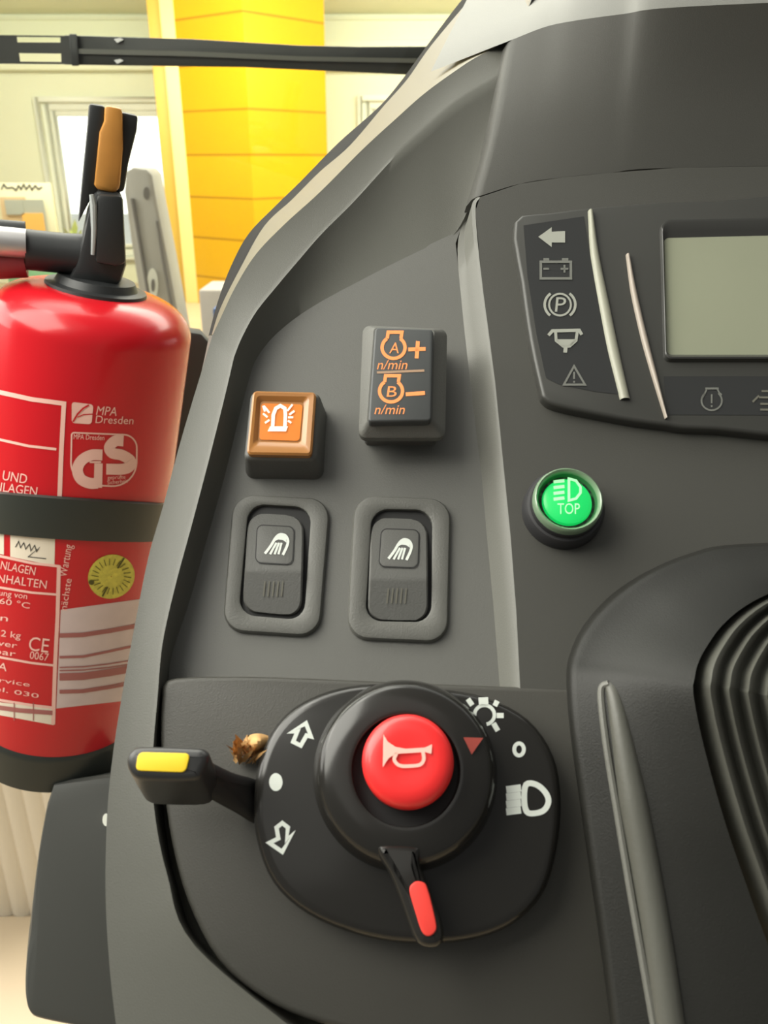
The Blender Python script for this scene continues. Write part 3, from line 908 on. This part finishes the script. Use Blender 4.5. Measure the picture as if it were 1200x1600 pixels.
# ------------------------------------------------------------------ instrument cluster
ic = thing('instrument_cluster', 'black instrument cluster with grey-green display and warning icons', 'instrument cluster', DASH.at(1020, 660, .0085))
fp = [(804, 346), (860, 331), (980, 318), (1120, 312), (1560, 310), (1560, 673), (1120, 670), (1045, 664), (990, 657), (925, 645), (870, 633), (850, 622), (844, 606), (828, 530), (815, 440)]
q = MB(); slab(q, up(cat(fp, 3, True), DASH, .0125), .005, .0012); q.build('fascia', 'fascia', ic, angle=40)
HF = .0125
q = MB(); fill(q, DASH, [(818, 352), (912, 338), (922, 400), (942, 500), (968, 616), (930, 612), (872, 600), (853, 590), (838, 520), (824, 430)], HF)
strip = q.build('indicator_strip', 'strip', ic)
q = MB()
SB = HF+.0002
fill(q, DASH, [(841, 370), (862, 355), (862, 362), (883, 361), (883, 379), (862, 379), (862, 386)], SB)
q.build('turn_arrow', 'icong', strip)
q = MB()
stroke(q, DASH, [(845, 409), (892, 409), (892, 435), (845, 435)], 4, SB, True)
stroke(q, DASH, [(849, 405), (858, 405)], 3.5, SB); stroke(q, DASH, [(878, 405), (888, 405)], 3.5, SB)
stroke(q, DASH, [(849, 420), (858, 420)], 3, SB); stroke(q, DASH, [(876, 420), (888, 420)], 3, SB); stroke(q, DASH, [(882, 414), (882, 426)], 3, SB)
q.build('battery_icon', 'icond', strip)
q = MB()
stroke(q, DASH, circ(875, 476, 17, 17, 28), 3, SB, True)
stroke(q, DASH, circ(875, 476, 24, 22, 10, 130, 232), 4, SB); stroke(q, DASH, circ(875, 476, 24, 22, 10, -52, 50), 4, SB)
text(q, DASH, 'P', 867, 487, 883, 487, 23, SB, .1)
q.build('parking_brake_icon', 'icong', strip)
q = MB()
stroke(q, DASH, [(857, 524), (863, 517), (905, 516), (909, 523)], 5, SB); stroke(q, DASH, [(868, 518), (869, 532), (880, 541), (890, 541), (900, 532), (902, 518)], 4.5, SB)
fill(q, DASH, [(868, 530), (902, 530), (892, 541), (879, 541)], SB); stroke(q, DASH, [(884, 540), (883, 551)], 6, SB)
q.build('hopper_icon', 'icong', strip)
q = MB(); stroke(q, DASH, [(897, 572), (914, 601), (881, 601)], 3.2, SB, True); stroke(q, DASH, [(897, 581), (897, 592)], 3, SB); stroke(q, DASH, [(897, 595), (897, 598)], 3, SB)
q.build('warning_icon', 'icond', strip)
def rib(path, ws, hh, m, name, lab, base=HF):
    P = cat([(x, y) for x, y in path], 5); n = len(P)
    rows = [[] for _ in range(7)]
    for i, p in enumerate(P):
        s = i/(n-1)*(len(ws)-1); k = min(int(s), len(ws)-2); w = ws[k]+(ws[k+1]-ws[k])*(s-k)
        for j in range(7):
            a = math.pi*j/6
            rows[j].append(DASH.at(p.x-math.cos(a)*w/2, p.y, base-.0003)+DN*(hh*math.sin(a)+.0002))
    q = MB(); q.grid(rows); o = q.build(name, m, ic, angle=80); o['label'] = lab
rib([(922, 332), (929, 400), (944, 480), (958, 550), (976, 626)], (8, 14, 17, 18, 16), .0016, 'rail', 'raised_rib', 'pale satin rib right of the icon strip')
rib([(980, 400), (990, 460), (1006, 530), (1022, 590), (1040, 656)], (6, 10, 11, 9, 4), .0014, 'railpink', 'raised_rib', 'thin bright rib left of the display')
# display frame and screen
fo = rr((1030, 346), (1470, 336), (1470, 566), (1036, 566), [16, 6, 6, 10]); fi = rr((1038, 372), (1462, 362), (1462, 554), (1042, 554), [8, 4, 4, 8])
a0, a1 = up(fo, DASH, HF), up(fi, DASH, HF)
q = MB(); q.grid([a0, [p.lerp(r_, .12)+DN*.0016 for p, r_ in zip(a0, a1)], [p.lerp(r_, .32)+DN*.0018 for p, r_ in zip(a0, a1)], [p.lerp(r_, .7)+DN*.0006 for p, r_ in zip(a0, a1)], a1], True)
q.build('display_frame', 'frame', ic, angle=50)
q = MB(); fill(q, DASH, rr((1037, 372), (1463, 362), (1463, 555), (1041, 555), [8, 4, 4, 8]), HF); tag(q.build('display_screen', 'lcd', ic), 'blank grey-green display screen')
q = MB(); fill(q, DASH, [(1037, 588), (1560, 588), (1560, 650), (1042, 648)], HF); ls = q.build('lower_indicator_strip', 'strip', ic)
q = MB()
stroke(q, DASH, [(1102, 607), (1123, 607)], 3, SB); stroke(q, DASH, [(1104, 609), (1101, 615), (1096, 624)], 2.5, SB)
stroke(q, DASH, circ(1112, 626, 16, 15, 18, -50, 232), 2.6, SB); stroke(q, DASH, [(1121, 608), (1124, 614), (1128, 617)], 2.5, SB)
stroke(q, DASH, [(1112, 616), (1112, 630)], 2.5, SB); stroke(q, DASH, [(1112, 633), (1112, 636)], 2.5, SB)
q.build('engine_icon', 'icond', ls)
q = MB()
for y in (611, 621, 631, 640): stroke(q, DASH, [(1186+(y % 3)*2, y), (1214, y)], 3, SB)
stroke(q, DASH, [(1176, 628), (1186, 618)], 3, SB)
q.build('air_filter_icon', 'iconfaint', ls)

# ------------------------------------------------------------------ green push button
gb = thing('push_button', 'lit green round button marked TOP below the instrument cluster', 'button', DASH.at(889, 800, .0085))
gc = DASH.at(889, 779, .0185)
gu = (DASH.at(945, 779, .0185)-gc); GR = gu.length*.98; gu = gu.normalized(); gv = DN.cross(gu)
def lathe(q, c, prof, n=56, c0=False, c1=True):
    q.rings([[c+DN*z+(gu*math.cos(2*math.pi*k/n)+gv*math.sin(2*math.pi*k/n))*r for k in range(n)] for z, r in prof], c0, c1)
q = MB(); lathe(q, gc, [(-.010, GR*1.19), (-.0062, GR*1.17), (-.0052, GR*1.10), (-.005, GR*1.03), (-.003, GR*1.02), (-.003, GR*.7)]); q.build('collar', 'dashblack', gb)
q = MB(); lathe(q, gc, [(-.004, GR), (-.0012, GR), (-.0003, GR*.97), (0, GR*.93), (-.0004, GR*.88), (-.0016, GR*.85)], c1=False); q.build('lens_rim', 'greenrim', gb)
q = MB(); lathe(q, gc, [(-.0016, GR*.86), (-.0030, GR*.80), (-.0030, GR*.50)], c1=True); q.build('lens_well', 'greenwell', gb)
q = MB(); lathe(q, gc, [(-.0030, GR*.72), (-.0020, GR*.69), (-.0014, GR*.58)]); lens = q.build('lens', 'green', gb)
HG = .0185-.0014
q = MB()
stroke(q, DASH, [(889, 748), (900, 751), (907, 761), (907, 770), (900, 779), (889, 782)], 4, HG, True)
for y in (751, 760, 769, 778): stroke(q, DASH, [(865, y+2), (882, y)], 5, HG)
text(q, DASH, 'TOP', 871, 803, 906, 803, 17, HG)
tag(q.build('headlight_icon', 'icongreen', lens), 'pale green headlight symbol and TOP lettering')

# ------------------------------------------------------------------ rocker switches
def rocker(bez, hole, body, win, crease, icon, ribs, label):
    r = thing('rocker_switch', label, 'switch', DASH.at(bez[3][0], bez[3][1], 0), 'work light rocker switches')
    o_ = rr(*bez, 34, 6); i_ = rr(*hole, 26, 6)
    ht = .0020
    to, ti = up(o_, DASH, ht), up(i_, DASH, ht)
    q = MB()
    q.grid([lift(to, -ht), lift(to, -.0010), lift(shrink(to, .0005), -.0002), shrink(to, .0012),
            shrink(ti, -.0005), lift(ti, -.0003), lift(ti, -.0018)], True)
    q.build('bezel', 'switchb', r, angle=40)
    q = MB(); q.poly(lift(ti, -.0017)); q.build('recess_shade', 'black', r)  # black sheet paints the shade in the gap round the rocker
    # rocker: two flats meeting in a ridge
    b = rr(*body, 24, 6)
    ys = [p.y for p in b]; y0, y1 = min(ys), max(ys)
    def hh(y):
        return .0008+(.0036-.0008)*min(1, (y-y0)/(crease-y0)) if y < crease else .0036-(.0036-.0016)*(y-crease)/(y1-crease)
    # rows across the outline
    def span(y):
        xs_ = []
        for k in range(len(b)):
            p, s = b[k], b[(k+1) % len(b)]
            if (p.y-y)*(s.y-y) <= 0 and abs(p.y-s.y) > 1e-6: xs_.append(p.x+(s.x-p.x)*(y-p.y)/(s.y-p.y))
        return min(xs_), max(xs_)
    yy = [y0+.6, y0+2, y0+5, y0+9, y0+14, y0+22]+[y0+22+(crease-4-y0-22)*k/4 for k in range(1, 5)]+[crease, crease+4]+[crease+4+(y1-22-crease-4)*k/3 for k in range(1, 4)]+[y1-14, y1-9, y1-5, y1-2, y1-.6]
    rows = []
    for y in yy:
        xa, xb = span(y); h = hh(y)
        rows.append([DASH.at(xa, y, h)-DN*(h-.0004), DASH.at(xa, y, h)-DN*.0004, DASH.at(xa+2.5, y, h)]+[DASH.at(xa+2.5+(xb-xa-5)*k/6, y, h) for k in range(1, 6)]+[DASH.at(xb-2.5, y, h), DASH.at(xb, y, h)-DN*.0004, DASH.at(xb, y, h)-DN*(h-.0004)])
    rows = [[p-DN*(hh(yy[0])-.0004) if 0 < i < len(rows[0])-1 else p for i, p in enumerate(rows[0])]]+rows+[[p-DN*(hh(yy[-1])-.0004) if 0 < i < len(rows[-1])-1 else p for i, p in enumerate(rows[-1])]]
    q = MB(); q.grid(rows); rk = q.build('rocker', 'switch', r, angle=28)
    class Face:
        def at(self, x, y, h=0): return DASH.at(x, y, hh(y)+h)
    F = Face()
    q = MB()
    w4 = [Vector(p) for p in rr(*win, 9, 4)]
    dense = []
    for k in range(len(w4)):
        for j in range(4): dense.append(w4[k].lerp(w4[(k+1) % len(w4)], j/4))
    cc = sum(dense, Vector((0, 0)))/len(dense)
    q.grid([[F.at(p.x, p.y, -.0001) for p in dense], [F.at(*(cc+(p-cc)*.97), .0003) for p in dense], [F.at(*(cc+(p-cc)*.93), .00035) for p in dense]], True)
    q.poly([F.at(*(cc+(p-cc)*.93), .00035) for p in dense])
    q.build('window', 'switch', rk, angle=30)
    q = MB(); stroke(q, F, dense, 1.6, 0.0002, True); q.build('window_gap', 'black', rk)
    q = MB(); ix, iy = icon
    hk = .0004
    arch = [(ix-18, iy+14), (ix-9, iy+2), (ix-1, iy-11), (ix+6, iy-16), (ix+14, iy-14), (ix+18, iy-6), (ix+16, iy+3), (ix+10, iy+16)]
    stroke(q, F, cat(arch, 4), 4.2, hk)
    fill(q, F, [(ix-4, iy-5), (ix+4, iy-15), (ix+14, iy-14), (ix+16, iy-3), (ix+10, iy-7), (ix+3, iy-8)], hk)
    for (dx, ex) in ((-10, 0), (-3, 4), (3, 8)):
        stroke(q, F, [(ix+dx, iy+15), (ix+ex, iy-3)], 3.4, hk)
    q.build('work_light_icon', 'iconw', rk)
    q = MB(); rx, ry = ribs
    for k in range(5): stroke(q, F, [(rx-14+k*7-1.5, ry+12), (rx-14+k*7+1, ry-12)], 2.4, .0001)
    q.build('indicator_bars', 'iconfaint', rk)
    return r
rocker([(364, 770), (517, 778), (499, 995), (346, 985)], [(388, 786), (487, 792), (475, 969), (372, 960)],
       [(388, 801), (475, 806), (471, 962), (378, 955)], [(402, 820), (460, 823), (457, 882), (399, 879)], 892, (432, 851), (427, 920),
       'grey work light rocker switch below the orange beacon button')
rocker([(553, 772), (705, 778), (700, 1004), (541, 997)], [(581, 794), (676, 796), (674, 972), (570, 970)],
       [(580, 808), (668, 812), (669, 970), (574, 968)], [(596, 826), (655, 828), (653, 887), (592, 885)], 905, (625, 859), (620, 931),
       'grey work light rocker switch below the engine speed rocker, right of its twin')

# ------------------------------------------------------------------ beacon switch
bs = thing('beacon_switch', 'square orange beacon button in a grey housing, above the left rocker switch', 'switch', DASH.at(445, 740, 0))
tp = up(rr((391, 611), (501, 613), (495, 719), (380, 717), 9, 4), DASH, .0115)
q = MB(); slab(q, tp, .0115, .0014, .0012); q.build('housing', 'switch', bs, angle=40)
to = up(rr((395, 610), (494, 612), (487, 711), (385, 709), 7, 4), DASH, .0135)
q = MB()
ti = up(rr((407, 627), (475, 629), (470, 692), (403, 690), 5, 4), DASH, .0120)
q.rings([lift(to, -.0022), lift(to, -.0005), lift(shrink(to, .0006), 0), [p.lerp(r_, .55)+DN*.0006 for p, r_ in zip(to, ti)], ti], False, True)
cp = q.build('lens_cap', 'amber', bs, angle=25)
q = MB(); fill(q, DASH, rr((408, 630), (473, 632), (468, 689), (405, 687), 5, 4), .0121); core = q.build('lit_core', 'amberin', cp)
q = MB(); HB = .0124
stroke(q, DASH, [(426, 668), (427, 648), (431, 638), (438, 634), (445, 638), (446, 648), (445, 668)], 5.5, HB)
fill(q, DASH, [(422, 666), (450, 666), (447, 674), (418, 674)], HB)
for (x, y, dx, dy) in ((421, 645, -9, -11), (418, 652, -7, -6), (421, 656, -7, 5), (414, 643, -3, -9), (449, 642, 8, -10), (452, 648, 8, -6), (450, 657, 5, 4), (450, 652, 8, 0)):
    stroke(q, DASH, [(x, y), (x+dx, y+dy)], 3.2, HB)
q.build('beacon_icon', 'iconlit', core)

# ------------------------------------------------------------------ engine speed rocker
es = thing('engine_speed_switch', 'raised grey engine speed switch with orange A plus and B minus symbols', 'switch', DASH.at(625, 705, 0))
tb = up(rr((569, 508), (695, 514), (690, 676), (563, 676), 12, 5), DASH, .0105)
q = MB(); slab(q, shrink(tb, .0010), .0105, .0006); q.build('base', 'switch', es, angle=40)
fo = up(rr((567, 506), (699, 512), (696, 682), (560, 682), 12, 5), DASH, .0125)
fi = up(rr((584, 512), (679, 515), (676, 659), (573, 661), 6, 5), DASH, .0155)
q = MB(); q.rings([lift(fo, -.003), lift(fo, -.0008), lift(shrink(fo, .0006), 0), fi], False, True); q.build('flange', 'switchb', es, angle=25)
ck = up(rr((586, 511), (677, 514), (674, 657), (575, 659), 6, 4), DASH, .0178)
q = MB(); slab(q, ck, .003, .0006); cp = q.build('rocker', 'cap', es, angle=40)
HC = .0178
def engine(cx, cy, w, letter, ny):
    q = MB()
    stroke(q, DASH, circ(cx, cy, 18*w, 17, 26, -55, 235), 5.2, HC)
    stroke(q, DASH, [(cx-10, cy-14), (cx-8.5, cy-24), (cx+13, cy-24), (cx+11.5, cy-14)], 5.2, HC)
    text(q, DASH, letter, cx-7, cy+9, cx+8, cy+9, 17, HC, .15)
    text(q, DASH, 'n/min', cx-26, ny, cx+20, ny, 15, HC, .25)
    return q
q = engine(615, 543, 1, 'A', 577)
stroke(q, DASH, [(638, 546), (665, 545)], 6, HC); stroke(q, DASH, [(653, 533), (651, 560)], 6, HC)
q.build('speed_up_symbol', 'icono', cp)
q = engine(611, 611, 1, 'B', 647)
stroke(q, DASH, [(634, 616), (664, 614)], 6, HC)
q.build('speed_down_symbol', 'icono', cp)
q = MB(); stroke(q, DASH, [(589, 582), (663, 579)], 3.6, HC); q.build('divider_line', 'iconline', cp)

# ------------------------------------------------------------------ light and horn switch
ms_ = thing('light_horn_switch', 'black rotary light switch with red horn button and two levers', 'switch', DASH.at(640, 1470, .009))
pk = [(600, 1065), (680, 1072), (760, 1086), (828, 1122), (868, 1180), (880, 1250), (873, 1330), (850, 1400), (800, 1448), (730, 1472), (640, 1476), (560, 1463), (480, 1430), (425, 1380), (398, 1310), (394, 1240), (405, 1180), (430, 1130), (470, 1095), (530, 1072)]
HP = .0185
pt = up(cat(pk, 4, True), DASH, HP)
q = MB(); slab(q, pt, .0095, .0030, .0005); hs = q.build('housing', 'blackgloss', ms_, angle=50)
# rotary ring
gu = (DASH.at(774, 1203, .026)-DASH.at(634, 1203, .026)); KR = gu.length; gu = gu.normalized(); gv = DN.cross(gu)
kcn = DASH.at(634, 1203, .026)
q = MB(); lathe(q, kcn, [(-.0078, KR*1.065), (-.0068, KR*1.06), (-.002, KR*1.0), (-.0006, KR*.965), (.0004, KR*.90), (.0016, KR*.64), (.0014, KR*.605), (-.0005, KR*.595), (-.003, KR*.59)], 80, c1=False); rg = q.build('rotary_ring', 'blackgloss', ms_, angle=50)
q = MB(); lathe(q, kcn, [(-.0028, KR*.6), (-.0029, KR*.3)], 40); q.build('button_well', 'black', ms_)
# horn
hc = DASH.at(638, 1187, .0335); HR = (DASH.at(711, 1187, .0335)-hc).length
q = MB(); lathe(q, hc, [(-.0105, HR*.99), (-.0035, HR*1.0), (-.0018, HR*.975), (-.0007, HR*.9), (-.0001, HR*.78), (.0001, HR*.6), (-.0002, HR*.35), (-.0003, HR*.02)], 64); hb = q.build('horn_button', 'red', ms_, angle=50)
hb['label'] = 'round red horn button'
q = MB(); HH = .0338
fill(q, DASH, [(599, 1147), (606, 1159), (618, 1167), (634, 1170), (664, 1168), (675, 1163), (674, 1178), (664, 1175), (634, 1177), (618, 1178), (607, 1185), (598, 1199)], HH)
stroke(q, DASH, cat([(620, 1176), (616, 1187), (624, 1196), (640, 1197), (656, 1195), (662, 1187), (661, 1175)], 4), 5.5, HH)
q.build('horn_icon', 'iconpink', hb)
# red tipped lever of the ring
nk = [(596, 1318), (655, 1320), (657, 1350), (668, 1380), (690, 1436), (694, 1466), (684, 1481), (660, 1480), (645, 1462), (626, 1410), (608, 1365), (590, 1335)]
q = MB(); tn = up(cat(nk, 4, True), DASH, .0275); slab(q, tn, .0085, .0022); lv = q.build('ring_lever', 'blackgloss', ms_, angle=50)
q = MB(); tp_ = up(cat([(640, 1392), (647, 1379), (659, 1378), (668, 1388), (681, 1440), (680, 1456), (669, 1463), (659, 1455), (650, 1428)], 4, True), DASH, .0281); slab(q, tp_, .0015, .0003)
tag(q.build('red_tip_inlay', 'redinlay', lv), 'red inlay on the lever tip')
# symbols on the housing
q = MB(); HS = HP
stroke(q, DASH, [(478, 1130), (486, 1151), (479, 1149), (470, 1165), (458, 1159), (465, 1142), (454, 1144)], 6.5, HS, True)
q.build('turn_right_icon', 'iconw', hs)
q = MB(); stroke(q, DASH, [(441, 1286), (450, 1293), (448, 1312), (458, 1302), (441, 1331), (421, 1317), (435, 1310), (432, 1293)], 6.5, HS, True)
q.build('turn_left_icon', 'iconw', hs)
q = MB(); fill(q, DASH, circ(431, 1222, 10.5, 14), HS); q.build('neutral_dot', 'iconw', hs)
q = MB()
stroke(q, DASH, circ(757, 1117, 15.5, 15, 22, -190, 78), 5.5, HS)
stroke(q, DASH, [(748, 1097), (763, 1096)], 14, HS)
for a in ((731, 1092, 738, 1102), (773, 1103, 777, 1095), (776, 1118, 787, 1118), (771, 1130, 778, 1142)):
    stroke(q, DASH, [a[:2], a[2:]], 8, HS)
q.build('side_light_icon', 'iconw', hs)
q = MB(); stroke(q, DASH, circ(811, 1171, 7.5, 9.5, 24), 6, HS, True); q.build('off_icon', 'iconw', hs)
q = MB()
for k in range(4): stroke(q, DASH, [(791, 1234+k*11.5), (814, 1231+k*11.5)], 11.2, HS)
stroke(q, DASH, cat([(822, 1226), (838, 1226), (852, 1238), (857, 1252), (850, 1266), (834, 1271), (823, 1268), (819, 1250)], 4, True), 9, HS, True)
q.build('headlight_icon', 'iconw', hs)
class RingTop:
    def at(self, x, y, h=0): return DASH.at(x, y, .0278+h)
q = MB(); fill(q, DASH, [(724, 1152), (755, 1153), (737, 1179)], .0272); q.build('pointer_mark', 'redmark', rg)
# yellow turn lever
hd = [(196, 1186), (203, 1172), (220, 1166), (300, 1168), (318, 1171), (326, 1182), (318, 1204), (302, 1220), (230, 1220), (208, 1215), (198, 1202)]
th = up(cat(hd, 4, True), DASH, .038)
q = MB()
hb_ = [p-DN*.014-UPV*.0052 for p in th]  # underside deepened, its shape stands for the shadow under the lever
hr = [shrink(hb_, .003), [p+UPV*.0006+DN*.001 for p in hb_]]+[lift(shrink(th, .0018*(1-math.cos(math.radians(a)))), -.0018*(1-math.sin(math.radians(a)))) for a in (0, 30, 60, 90)]
q.rings(hr, True, True); tlv = q.build('turn_lever', 'cap2', ms_, angle=50)
so = [(296, 1184), (322, 1188), (360, 1206), (408, 1226), (408, 1288), (360, 1266), (322, 1246), (292, 1236)]
sh = [.031, .031, .025, .015, .013, .020, .026, .029]
ts_ = cat([DASH.at(x, y, h) for (x, y), h in zip(so, sh)], 4, True)
q = MB(); slab(q, ts_, .009, .0022); q.build('lever_stem', 'black', tlv, angle=50)
yi = up(rr((216, 1175), (297, 1177), (290, 1207), (211, 1204), 8, 4), DASH, .0384)
q = MB(); slab(q, yi, .001, .0002); tag(q.build('yellow_inlay', 'yellowinlay', tlv), 'yellow inlay on the lever')

# dried straw caught behind the lever
t = thing('dried_plant_scrap', 'tan dried plant scrap caught between lever and black switch housing', 'plant scrap', DASH.at(388, 1190, .009))
q = MB()
for k in range(26):
    bx, by = random.uniform(366, 400), random.uniform(1172, 1194)
    a = random.uniform(-2.6, -.5); L = random.uniform(14, 34)
    b0_ = DASH.at(bx, by, random.uniform(.0095, .012)); tpp = DASH.at(bx+math.cos(a)*L, by+math.sin(a)*L, random.uniform(.013, .021))
    sd = Vector((random.uniform(-1, 1), random.uniform(-1, 1), random.uniform(-1, 1))).normalized()*random.uniform(.0003, .0009)
    md = b0_.lerp(tpp, .5)+DN*.001
    q.add([b0_-sd, b0_+sd, md+sd*1.3, tpp, md-sd*1.3], [(0, 1, 2, 4), (4, 2, 3)])
q.build('stalks', 'straw', t)
q = MB()
rows = []
for i in range(7):
    rw = []
    for j in range(9):
        s, u_ = i/6, j/8
        rw.append(DASH.at(385+34*s, 1150+36*u_*(1-.25*s)-4*math.sin(3*s), .010+.007*math.sin(math.pi*s)*math.sin(math.pi*u_)+random.uniform(0, .0012)))
    rows.append(rw)
q.grid(rows); q.build('husk', 'straw', t)

# ------------------------------------------------------------------ steering column cover and boot
scv = thing('steering_column_cover', 'dark grey steering column cover with ribbed boot at lower right', 'steering column cover', DASH.at(1050, 1500, .009))
Fp = [(1400, 848), (1160, 853), (1080, 868), (1010, 898), (955, 935), (915, 980), (895, 1020), (888, 1060), (893, 1140), (908, 1250), (925, 1370), (942, 1490), (962, 1640)]
Fh = [.013, .013, .013, .014, .015, .017, .019, .021, .022, .022, .022, .022, .022]
Bp = [(1262, 904), (1200, 928), (1160, 950), (1128, 978), (1106, 1008), (1092, 1034), (1086, 1058), (1084, 1085), (1100, 1165), (1132, 1280), (1166, 1380), (1200, 1475), (1262, 1640)]
Bh = [.020, .024, .027, .030, .033, .036, .038, .038, .036, .034, .032, .031, .030]
def crvh(P, Hh): return cat([DASH.at(x, y, h) for (x, y), h in zip(P, Hh)], 6)
f0 = crvh([(x-3, y-3) for x, y in Fp], [.0086]*13); f1 = crvh(Fp, Fh)
f2 = crvh([(x+(14 if i > 3 else 4), y+(10 if i < 7 else 0)) for i, (x, y) in enumerate(Fp)], [h+.0022 for h in Fh])
b1 = crvh(Bp, Bh)
inner = []
for s in (.35, .7): inner.append([a.lerp(b, s)+DN*.001 for a, b in zip(f2, b1)])
f1b = [a.lerp(b, .4)+DN*.0009 for a, b in zip(f1, f2)]
q = MB(); q.grid([f0, f1, f1b, f2]+inner+[[p-DN*.0002 for p in b1], [p-DN*.006+Vector((.001, 0, 0)) for p in b1]]); q.build('shell', 'column', scv, angle=60)
# raised groove line on the cover, following the shell
def shell_pt(x, y, h=0):
    """Point of the shell seen at a photo position, searched on its own facets."""
    return COVER.at(x, y, h)
class Cover:
    rows = [f2]+inner+[b1]
    def at(self, x, y, h=0):
        d = ray(x, y); best = None
        for i in range(len(self.rows)-1):
            A, B = self.rows[i], self.rows[i+1]
            for j in range(len(A)-1):
                for tri in ((A[j], A[j+1], B[j+1]), (A[j], B[j+1], B[j])):
                    e1, e2 = tri[1]-tri[0], tri[2]-tri[0]
                    p = d.cross(e2); det = e1.dot(p)
                    if abs(det) < 1e-14: continue
                    s = CAM-tri[0]; u = s.dot(p)/det
                    if u < -1e-4 or u > 1.0001: continue
                    q_ = s.cross(e1); v = d.dot(q_)/det
                    if v < -1e-4 or u+v > 1.0001: continue
                    k = e2.dot(q_)/det
                    if k > 0 and (best is None or k < best): best = k
        if best is None: best = (DASH.p+DN*.026-CAM).dot(DN)/d.dot(DN)
        return CAM+d*best+DN*h
COVER = Cover()
g1 = cat([(952, 1068), (940, 1076), (941, 1110), (950, 1180), (965, 1270), (985, 1390), (1006, 1510), (1024, 1612)], 6)
q = MB(); q.tube([COVER.at(p.x, p.y, .0000) for p in g1], .0009, 8); q.build('groove_edge', 'dash', scv)
g2 = cat([(952, 1068), (962, 1090), (974, 1150), (990, 1240), (1008, 1340), (1028, 1460), (1050, 1612)], 6)
n2 = len(g2)
q = MB(); q.tube([COVER.at(p.x, p.y, -.0010) for p in g2], [.0012+.0022*min(1, i/(n2*.5)) for i in range(n2)], 10); q.build('groove_ridge', 'rubber', scv)
# boot: nested folds
rows = []
NB = 22
for k in range(NB):
    off = k*13.0
    rr_ = []
    for i, ((x, y), h) in enumerate(zip(Bp, Bh)):
        s = i/12
        rr_.append(DASH.at(x+off*(1+.25*s)+(-6 if k == 0 else 6+10*s), y+off*(.30 if i < 7 else .10)+(-4 if k == 0 else 0), h-.003+(-.0036 if k % 2 == 0 else .0026)-k*.0002-(.003 if k == 0 else 0)))
    rows.append(cat(rr_, 6))
q = MB(); q.grid(across(rows, 4)); q.build('boot', 'rubber', scv, angle=80)
